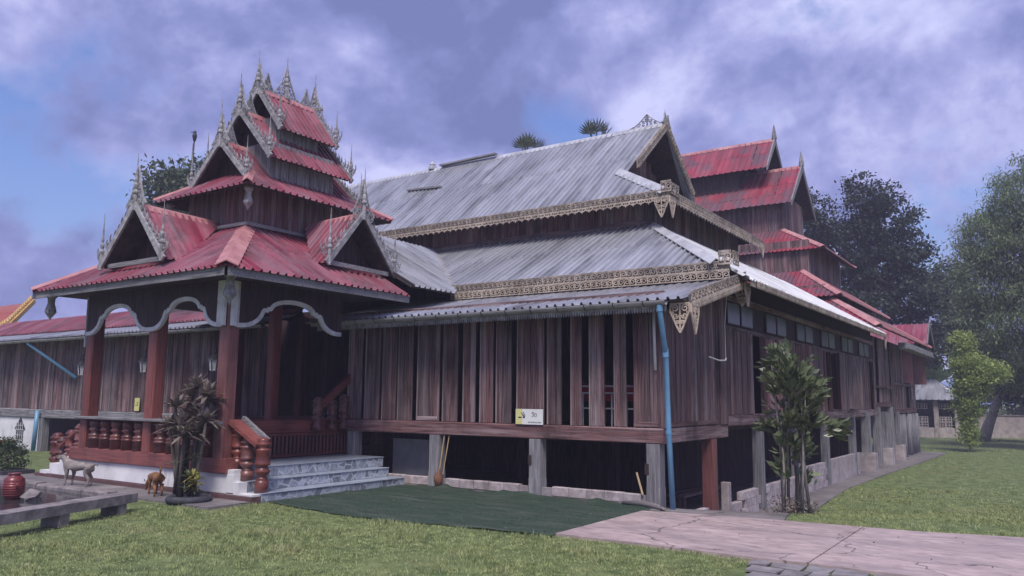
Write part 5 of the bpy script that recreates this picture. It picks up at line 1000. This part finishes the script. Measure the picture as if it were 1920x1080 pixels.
# dracaena with strap leaves in front of the pavilion
def rosette(parent, c, n, ln, wd, mat, up=0.3, name='leaf_rosette'):
    m = MB()
    for k in range(n):
        a = random.uniform(0, 6.283); el = random.uniform(-0.35, 1.45); d = V((math.cos(a) * math.cos(el), math.sin(a) * math.cos(el), math.sin(el))); sd = d.cross(V((0, 0, 1))).normalized(); l = ln * random.uniform(0.7, 1.15); vs = []
        for j in range(5):
            s = j / 4; p = V(c) + d * l * s - V((0, 0, 0.20 * l * s * s)); ww = wd * (0.45, 0.95, 1.0, 0.7, 0.05)[j]; vs += [p + sd * ww / 2 + V((0, 0, 0.012)), p, p - sd * ww / 2 + V((0, 0, 0.012))]
        m.add(vs, [(3 * j + q, 3 * j + q + 1, 3 * j + q + 4, 3 * j + q + 3) for j in range(4) for q in range(2)])
    return obj(name, m, mat, parent)
drx, dry = -7.66, -5.0
drc = thing('strap_leaf_plant', 'brownish strap leaved plant on dark stems before the red columns', 'plant', (drx, dry, 0))
random.seed(5); m = MB(); heads = []
for k in range(13):
    b0 = V((drx + random.uniform(-.14, .14), dry + random.uniform(-.12, .12), 0)); h = random.uniform(1.25, 2.2); tp = b0 + V((random.uniform(-.30, .30), random.uniform(-.25, .25), h)); m.tube([b0, b0.lerp(tp, 0.5) + V((random.uniform(-.06, .06), 0, 0)), tp], [0.036, 0.032, 0.026], 7); heads.append(tp)
obj('stems', m, 'bark', drc, smooth=True)
for h in heads: rosette(drc, h, 26, 0.36, 0.085, 'leaf_brown')
for k in range(4): rosette(drc, V((drx + random.uniform(-.25, .25), dry - 0.1, random.uniform(0.5, 1.1))), 6, 0.3, 0.035, 'leaf_shrub')
tub = tag(obj('planter', MB().lathe([(0.34, 0), (0.40, 0.02), (0.42, 0.07), (0.40, 0.12), (0.35, 0.14), (0.32, 0.12), (0.32, 0.09)], 22, (-7.40, -5.05, 0.0)), 'rubber', smooth=True), 'low black tyre planter at the foot of the strap leaved plant', 'planter')
cro = thing('small_croton', 'small yellow green croton in the tyre planter', 'shrub', (-7.2, -5.1, 0.1))
for k in range(7): rosette(cro, V((-7.2 + random.uniform(-.18, .18), -5.1 + random.uniform(-.12, .12), random.uniform(0.2, 0.5))), 15, 0.20, 0.045, 'leaf_yellow' if k < 4 else 'leaf_shrub')
# bush at the left edge
Pp, C = clump_points([(-16.2, -4.6, 0.45, 0.55, 0.45, 0.42), (-15.6, -4.6, 0.42, 0.42, 0.4, 0.40)], 110, 26, 0.07)
bsh = thing('clipped_bush', 'dark green bushy shrub beside the left steps', 'shrub', (-16, -4.6, 0)); v, f = leaves(Pp, 0.09, 0.35); put('foliage', fast_mesh('foliage', v, f, 'leaf_mid'), bsh)
obj('stems', MB().tube([(-16, -4.6, -0.05), (-16.1, -4.6, 0.4)], 0.04, 6).tube([(-15.8, -4.6, -0.05), (-15.7, -4.6, 0.4)], 0.04, 6), 'bark', bsh)
obj('planter_box', MB().prism([(-16.9, -4.95, 0), (-15.1, -4.95, 0), (-15.1, -4.2, 0), (-16.9, -4.2, 0)], (0, 0, 1), 0.12), 'rubber', bsh)
tag(obj('orange_pot', MB().lathe([(0.22, 0), (0.27, 0.24), (0.29, 0.25), (0.29, 0.29), (0.24, 0.29)], 14, (-20.6, -2.6, 0.3)), 'orange', smooth=True), 'orange pot standing behind the dark bush at left', 'pot')

# ------------------------------------------------------------------ small things in front
# artificial turf mat, rumpled at the wall side
nx, ny = 90, 60; X = np.linspace(-6.28, -0.02, nx); tm = np.zeros((ny, nx, 3))
for j in range(ny):
    t = j / (ny - 1)
    for i, x in enumerate(X):
        yf = -4.02 - 0.45 * math.exp(-((x + 3.6) / 2.4) ** 2) + 0.02 * math.sin(5 * x); yb = -0.19 - 0.06 * math.sin(2.7 * x) - 0.05 * math.sin(7.1 * x) - 0.55 * max(0, (x + 0.8)) 
        tm[j, i] = (x, yf + (yb - yf) * t, 0.022 + 0.006 * math.sin(x * 9 + t * 5) + max(0, t - 0.93) / 0.07 * (0.07 * max(0, math.sin(x * 3.3 + 0.8 * math.sin(x * 5))) ** 2) + 0.012 * math.sin(x * 2.3 + 1) * math.sin(t * 7) ** 2 + sum(0.022 * math.exp(-((t - tk + 0.012 * math.sin(x * 1.3 + 9 * tk)) / 0.016) ** 2) for tk in (0.27, 0.52, 0.78)))
idx = np.arange(nx * ny).reshape(ny, nx); fq = np.stack([idx[:-1, :-1], idx[:-1, 1:], idx[1:, 1:], idx[1:, :-1]], -1).reshape(-1, 4)
mat_o = put('turf_mat', fast_mesh('turf_mat', tm.reshape(-1, 3), fq, 'turfmat')); tag(mat_o, 'dark green artificial turf mat laid before the hall', 'mat')
sm = mat_o.modifiers.new('thick', 'SOLIDIFY'); sm.thickness = 0.012; sm.offset = -1
n = 60000; q = rng.uniform(0, 1, (n, 2)); ii = (q[:, 0] * (nx - 1)).astype(int); jj = (q[:, 1] * (ny - 1)).astype(int); base = tm[jj, ii] + np.stack([rng.uniform(0, 0.07, n), rng.uniform(0, 0.065, n), np.full(n, -0.004)], 1)
base[:, 0] = np.minimum(base[:, 0], -0.03)
def blades(base, h, wd):
    n = len(base); a = rng.uniform(0, 6.283, n); s = np.stack([np.cos(a), np.sin(a), np.zeros(n)], 1) * wd[:, None]; ln = np.stack([rng.normal(0, 0.45, n), rng.normal(0, 0.45, n), np.ones(n)], 1) * h[:, None]
    v = np.stack([base - s, base + s, base + ln], 1).reshape(-1, 3); return v, np.arange(3 * n).reshape(n, 3)
v, f = blades(base, rng.uniform(0.008, 0.02, n), rng.uniform(0.002, 0.004, n)); tp_ = put('turf_pile', fast_mesh('turf_pile', v, f, 'turfblade'), mat_o); tp_['kind'] = 'stuff'
# lawn blades
def on_path(x, y): 
    far = np.interp(x, [p[0] for p in PATH_FAR], [p[1] for p in PATH_FAR]); jit = 0.05 * np.sin(x * 7.3) * np.sin(x * 2.9 + 1) + rng.uniform(-0.05, 0.05, x.shape); return (x > -0.03) & (y > -3.97 + jit) & (y < far - 0.03 + jit)
def on_mat(x, y): return (x > -6.5) & (x < 0) & (y > -4.05 - 0.45 * np.exp(-((x + 3.6) / 2.4) ** 2))
CX, CY = 6.183, -14.3135
def lawn_pts(n, x0, x1, y0, y1, dref):
    x = rng.uniform(x0, x1, n); y = rng.uniform(y0, y1, n); d = np.hypot(x - CX, y - CY)
    bare = 0.35 + 0.65 * (np.sin(x * 0.9 + 1.5 * np.sin(y * 0.7)) * np.sin(y * 1.1 + 1.2 * np.sin(x * 0.6)) > -0.45)
    keep = (rng.uniform(0, 1, n) < np.minimum(1, (dref / d) ** 2) * bare) & ~on_path(x, y) & ~on_mat(x, y)
    keep &= ~((y > -5.55) & (x < -6.2) & (y < 40)); keep &= ~((y > -0.9) & (x < np.interp(y, [-0.9, -0.6, 5, 12, 18, 26, 34, 36, 60], [2.45, 2.38, 1.22, 0.76, 0.86, 1.17, 1.37, -50, -50])))
    keep &= ~((x > 2.9) & (x < 5.6) & (y > -5.2) & (y < -3.9))
    keep &= ~((x < -7.6) & (y > -9.7))
    return np.stack([x[keep], y[keep], gz(x[keep], y[keep])], 1)
B = np.concatenate([lawn_pts(420000, -14, 6, -11, -3.9, 12), lawn_pts(300000, 0.6, 13, -0.9, 14, 16), lawn_pts(120000, -6, 22, 14, 57, 30)])
patch = 0.5 + 0.5 * np.sin(B[:, 0] * 1.9 + 2 * np.sin(B[:, 1] * 1.3)) * np.sin(B[:, 1] * 2.3 + np.sin(B[:, 0] * 3.1))
dist = np.hypot(B[:, 0] - CX, B[:, 1] - CY)
weed = rng.uniform(0, 1, len(B)) < 0.012
v, f = blades(B, (0.015 + 0.045 * patch ** 2 + 0.055 * weed) * rng.uniform(0.5, 1.4, len(B)), rng.uniform(0.003, 0.006, len(B)) * np.maximum(1, dist / 14))
tag(put('grass', fast_mesh('grass', v, f, 'grassblade')), 'short blades of grass on the lawn', 'grass', None, 'stuff')
nl = 380; lx = rng.uniform(-12, 12, nl); ly = rng.uniform(-11, 6, nl); ok = ~((ly > -0.2) & (lx < 2.3)) & ~((lx < -6) & (ly > -5.6)); lx, ly = lx[ok], ly[ok]
lc = np.stack([lx, ly, gz(lx, ly) + 0.045], 1); dd_ = rng.normal(size=(len(lc), 3)); dd_[:, 2] *= 0.1; v, f = leaves(lc, 0.042, 0.5, 0.0, rng, dd_ * 3)
tag(put('fallen_leaves', fast_mesh('fallen_leaves', v, f, 'leaf_brown')), 'small dry leaves fallen on the lawn and path', 'leaves', None, 'stuff')
# slab paving at the lower edge
pvg = thing('stone_paving', 'dark crazy paving stones beside the path at the bottom', 'paving', (4.2, -4.5, 0)); random.seed(21)
yy = -4.06
for r in range(3):
    x = 2.9 + 0.1 * r
    while x < 5.6:
        wd = random.uniform(0.22, 0.6); h = 0.34; j = lambda: random.uniform(-0.10, 0.10)
        obj('paving_stone', MB().prism([(x + 0.02 + j() * .3, yy + j() * .3, 0), (x + wd - 0.02 + j() * .3, yy + j() * .3, 0), (x + wd - 0.03, yy - h + 0.03 + j() * .5, 0), (x + 0.03, yy - h + 0.03 + j() * .5, 0)], (0, 0, 1), 0.016 + random.uniform(0, 0.012)), 'slate', pvg); x += wd
    yy -= 0.36
# fallen leaves on lawn are part of the grass; stone bench and pond edge
bn = thing('stone_bench', 'long weathered stone plank bench on low blocks at lower left', 'bench', (-6.7, -7.7, 0))
bd0, bd1 = V((-7.22, -6.35, 0.24)), V((-6.15, -9.1, 0.26))
obj('seat_plank', MB().bar(bd1, bd0, 0.36, 0.15), 'stone', bn)
for t in (0.12, 0.55): p = bd0.lerp(bd1, t); obj('support_block', MB().bar(p + V((-0.16, -0.06, -0.15)), p + V((0.16, 0.06, -0.15)), 0.20, 0.22), 'stone', bn)
pe = thing('pond', 'small stone edged pond behind the bench at lower left', 'pond', (-12, -6.4, 0))
obj('water_surface', MB().box(-17, -8.4, -9.6, -5.85, 0.02, 0.06), 'water', pe)
for k in range(9):
    x = -16.9 + k * 0.9; obj('edge_stone', MB().cbox(x, x + 0.87, -5.86 - 0.01 * (k % 2), -5.62, 0.0, 0.14 + 0.01 * (k % 3), 0.03, 0), 'stone', pe)
jar = thing('glazed_jar', 'red glazed water jar with banded rings at left edge', 'jar', (-9.95, -7.0, 0))
prof = [(0.16, 0.0), (0.19, 0.08)]
for k in range(7): z = 0.10 + k * 0.045; r = 0.215 + 0.045 * math.sin(math.pi * (k + 1) / 9); prof += [(r - 0.006, z), (r + 0.006, z + 0.018), (r + 0.006, z + 0.028), (r - 0.006, z + 0.044)]
prof += [(0.235, 0.43), (0.17, 0.48), (0.135, 0.495), (0.13, 0.52), (0.155, 0.535), (0.15, 0.55), (0.11, 0.55)]
obj('body', MB().lathe([(r * 0.74, z * 0.92) for r, z in prof], 24, (-9.95, -7.0, 0.03)), 'redjar', jar, smooth=True)
obj('handle', MB().tube([(-9.76, -7.03, 0.34), (-9.69, -7.05, 0.35), (-9.69, -7.05, 0.30), (-9.76, -7.03, 0.28)], 0.02, 6), 'redjar', jar, smooth=True)
rk = MB().lathe([(0.15, 0), (0.18, 0.07), (0.13, 0.15), (0.04, 0.20)], 9, (-9.55, -6.85, 0.04)); rk.v = [(x + random.uniform(-.04, .04), y + random.uniform(-.04, .04), z + random.uniform(-.03, .03)) for x, y, z in rk.v]
tag(obj('mossy_rock', rk, 'stone'), 'mossy rock beside the red jar', 'rock')
# signs -------------------------------------------------------------
def text(s, size, mw, parent, name, ext=0.0006):
    cu = bpy.data.curves.new(name, 'FONT'); cu.body = s; cu.size = size; cu.extrude = ext
    tmp = bpy.data.objects.new('tmp_text', cu); sc.collection.objects.link(tmp); dg = bpy.context.evaluated_depsgraph_get(); me = bpy.data.meshes.new_from_object(tmp.evaluated_get(dg)); bpy.data.objects.remove(tmp)
    me.materials.clear(); me.materials.append(MATS['ink']); return put(name, me, parent, mw)
sg = thing('no_smoking_sign', 'white and yellow no smoking sign leaning on the dark wooden shutters', 'sign', (-2.97, -0.16, 1.46))
SM = T(-3.31, -0.15, 1.452)
put('board', MB().box(0, 0.68, 0, 0.012, 0, 0.32).mesh('board', 'signwhite'), sg, SM); put('yellow_band', MB().box(0.006, 0.17, -0.0022, -0.0005, 0.004, 0.316).mesh('yellow_band', 'signyellow'), sg, SM)
RT = Matrix.Rotation(math.pi / 2, 4, 'X')
text('วัด', 0.125, SM @ Matrix.Translation((0.40, -0.004, 0.165)) @ RT, sg, 'lettering'); text('NO SMOKING AREA', 0.036, SM @ Matrix.Translation((0.315, -0.004, 0.035)) @ RT, sg, 'lettering')
ic = MB(); 
for k, (p, wd) in enumerate((([(0.07, 0.145), (0.15, 0.145)], 0.024), ([(0.185, 0.147), (0.235, 0.147)], 0.024), ([(0.215, 0.16), (0.20, 0.19), (0.165, 0.215), (0.135, 0.25)], 0.012), ([(0.235, 0.16), (0.24, 0.20), (0.205, 0.23), (0.20, 0.25), (0.18, 0.25)], 0.012), ([(0.165, 0.215), (0.185, 0.18), (0.225, 0.178)], 0.010))): ic.stroke(p, wd, 0.002, -0.004 - 0.0004 * k)
put('symbol', ic.mesh('symbol', 'ink'), sg, SM)
s2 = thing('yellow_notice', 'small yellow notice on the dark wall seen through the pavilion', 'sign', (-17.6, -0.16, 1.6))
S2 = T(-17.72, -0.15, 1.50); put('board', MB().box(0, 0.26, 0, 0.012, 0, 0.40).mesh('board', 'signyellow'), s2, S2)
ic = MB().stroke([(0.07, 0.17), (0.13, 0.17)], 0.022, 0.003, -0.003).stroke([(0.15, 0.17), (0.19, 0.20), (0.17, 0.25), (0.13, 0.27)], 0.02, 0.003, -0.0035); put('symbol', ic.mesh('symbol', 'ink'), s2, S2)
# things leaning under the porch
bw = thing('broom', 'broom leaning against the front post with a brown head down', 'broom', (-5.3, -0.22, 0.1))
obj('handle', MB().tube([(-5.34, -0.22, 0.16), (-5.30, -0.06, 1.2)], 0.014, 6).tube([(-5.22, -0.2, 0.3), (-5.16, -0.05, 1.25)], 0.012, 6), 'straw', bw)
obj('head', MB().lathe([(0.015, 0.0), (0.07, 0.06), (0.105, 0.16), (0.10, 0.24), (0.04, 0.34), (0.02, 0.42)], 7, (-5.33, -0.22, 0.0)), 'rustpot', bw, smooth=True)
tag(obj('wooden_stick', MB().tube([(-0.42, -0.10, 0.20), (-0.56, -0.06, 0.60)], 0.022, 7), 'straw'), 'short pale stick leaning near the corner post', 'stick')
tag(obj('grey_board', MB().box(-7.42, -6.28, 0.55, 0.58, 0.05, 0.99), 'cloth'), 'plain grey board standing under the porch beside the tiled steps', 'board')
tag(obj('mat_edge_roll', MB().tube([(-0.75, -0.30, 0.05), (-0.3, -0.36, 0.07), (0.1, -0.52, 0.05), (0.3, -0.75, 0.05)], [0.03, 0.06, 0.05, 0.02], 8), 'greycrete', smooth=True), 'grey rolled mat edge by the blue drain pipe', 'mat roll')
bh = thing('low_bench', 'long low wooden bench under the hall near the corner', 'bench', (-1.4, 5.2, -0.69)); boxpart('seat', 'wood_y', bh, -1.7, -1.2, 3.9, 6.8, -0.32, -0.25, 1)
for y in (4.2, 6.5): boxpart('leg', 'wood_v', bh, -1.6, -1.3, y - 0.05, y + 0.05, -0.69, -0.321)
# dogs --------------------------------------------------------------
def dog(name, label, mat, loc, rz, joints, edges, root, scale=1.0):
    t = thing(name, label, 'dog', loc); me = bpy.data.meshes.new('body'); me.from_pydata([j[0] for j in joints], edges, []); me.materials.append(MATS[mat]); me.update()
    mw = Matrix.Translation(loc) @ Matrix.Rotation(rz, 4, 'Z') @ Matrix.Scale(scale, 4); o = put('body', me, t, mw)
    md = o.modifiers.new('skin', 'SKIN'); md.use_smooth_shade = True
    for i, j in enumerate(joints):
        sv = me.skin_vertices[0].data[i]; r = j[1]; sv.radius = r if isinstance(r, tuple) else (r, r); sv.use_root = (i == root)
    o.modifiers.new('sub', 'SUBSURF').levels = 2; o.modifiers['sub'].render_levels = 2; return t, mw
def leg(base, x, y, hind):
    if hind: return [((x, y, 0.36), 0.075), ((x + 0.05, y, 0.25), 0.050), ((x - 0.055, y, 0.145), 0.026), ((x - 0.035, y, 0.03), 0.021), ((x + 0.02, y, 0.012), 0.020)]
    return [((x, y, 0.36), 0.062), ((x - 0.03, y, 0.25), 0.042), ((x, y, 0.145), 0.026), ((x, y, 0.03), 0.021), ((x + 0.04, y, 0.012), 0.020)]
def make_dog(name, label, mat, loc, rz, head, tail, scale):
    J = [((-0.27, 0, 0.40), (0.090, 0.095)), ((-0.10, 0, 0.40), (0.085, 0.095)), ((0.10, 0, 0.39), (0.095, 0.115)), ((0.25, 0, 0.40), (0.088, 0.105))]; Ed = [(0, 1), (1, 2), (2, 3)]
    def chain(start, pts):
        prev = start
        for p in pts: J.append(p); Ed.append((prev, len(J) - 1)); prev = len(J) - 1
        return prev
    chain(3, head); chain(0, tail)
    for x, y, h, r in ((-0.27, 0.075, 1, 0), (-0.23, -0.075, 1, 0), (0.25, 0.07, 0, 3), (0.20, -0.07, 0, 3)): chain(r, leg(None, x, y, h))
    t, mw = dog(name, label, mat, loc, rz, J, Ed, 1, scale); hd = V(head[-2][0]); nz = V(head[-1][0]); fw = (nz - hd).normalized()
    for s in (-1, 1):
        b = V(head[-3][0]) + V((0.0, s * 0.045, 0.05)); ear = MB().add([b + V((0.03, 0, 0)), b + V((-0.03, s * 0.015, 0)), b + V((0, s * 0.03, -0.01)), b + V((-0.035, s * 0.05, 0.055))], [(0, 1, 3), (1, 2, 3), (2, 0, 3), (0, 2, 1)])
        put('ear', ear.mesh('ear', mat), t, mw); put('eye', MB().lathe([(0.003, -0.007), (0.009, 0), (0.003, 0.007)], 6, tuple(hd + V((-0.0, s * 0.040, 0.026)))).mesh('eye', 'nose'), t, mw)
    put('nose', MB().lathe([(0.006, -0.014), (0.016, -0.006), (0.016, 0.006), (0.006, 0.014)], 8, tuple(nz + fw * 0.018)).mesh('nose', 'nose', True), t, mw)
G0 = 0.03
make_dog('standing_dog', 'grey and white dog standing in profile with open mouth by the white base', 'dogfur_grey', (-11.50, -5.0, G0), math.radians(180 + 20), [((0.33, 0, 0.50), 0.068), ((0.40, 0, 0.565), 0.060), ((0.44, 0, 0.575), (0.062, 0.060)), ((0.51, 0, 0.555), 0.040), ((0.57, 0, 0.545), 0.024)],
         [((-0.36, 0, 0.43), 0.026), ((-0.43, 0, 0.46), 0.020), ((-0.46, 0, 0.41), 0.016)], 1.05)
make_dog('sniffing_dog', 'brown dog seen from behind with raised tail, sniffing the ground', 'dogfur_brown', (-8.70, -4.93, G0), math.radians(160), [((0.34, 0.02, 0.36), 0.062), ((0.43, 0.04, 0.27), 0.056), ((0.47, 0.06, 0.22), (0.060, 0.058)), ((0.51, 0.07, 0.15), 0.038), ((0.54, 0.075, 0.09), 0.024)],
         [((-0.34, 0, 0.47), 0.026), ((-0.37, 0, 0.57), 0.022), ((-0.33, 0, 0.66), 0.015)], 0.92)
sc.cycles.max_bounces = 4; sc.cycles.diffuse_bounces = 3; sc.cycles.glossy_bounces = 2; sc.cycles.volume_bounces = 0; sc.cycles.transparent_max_bounces = 4
# ------------------------------------------------------------------ added violet haze, stands in for a window's milky veil and lifts the darks
hz = tag(obj('haze', MB().box(-140, 140, -60, 180, -1.8, 24), 'lawn'), 'thin violet haze added in place of the milky veil of a wet window', None, None, 'stuff')
hm_ = bpy.data.materials.new('haze'); hm_.use_nodes = True; hm_.cycles.homogeneous_volume = True; hn = hm_.node_tree; hn.nodes.clear()
ho = hn.nodes.new('ShaderNodeOutputMaterial'); hv_ = hn.nodes.new('ShaderNodeVolumePrincipled'); hn.links.new(hv_.outputs[0], ho.inputs['Volume'])
hv_.inputs['Color'].default_value = (0.80, 0.78, 1.0, 1); hv_.inputs['Density'].default_value = 0.0017; hz.data.materials.clear(); hz.data.materials.append(hm_)
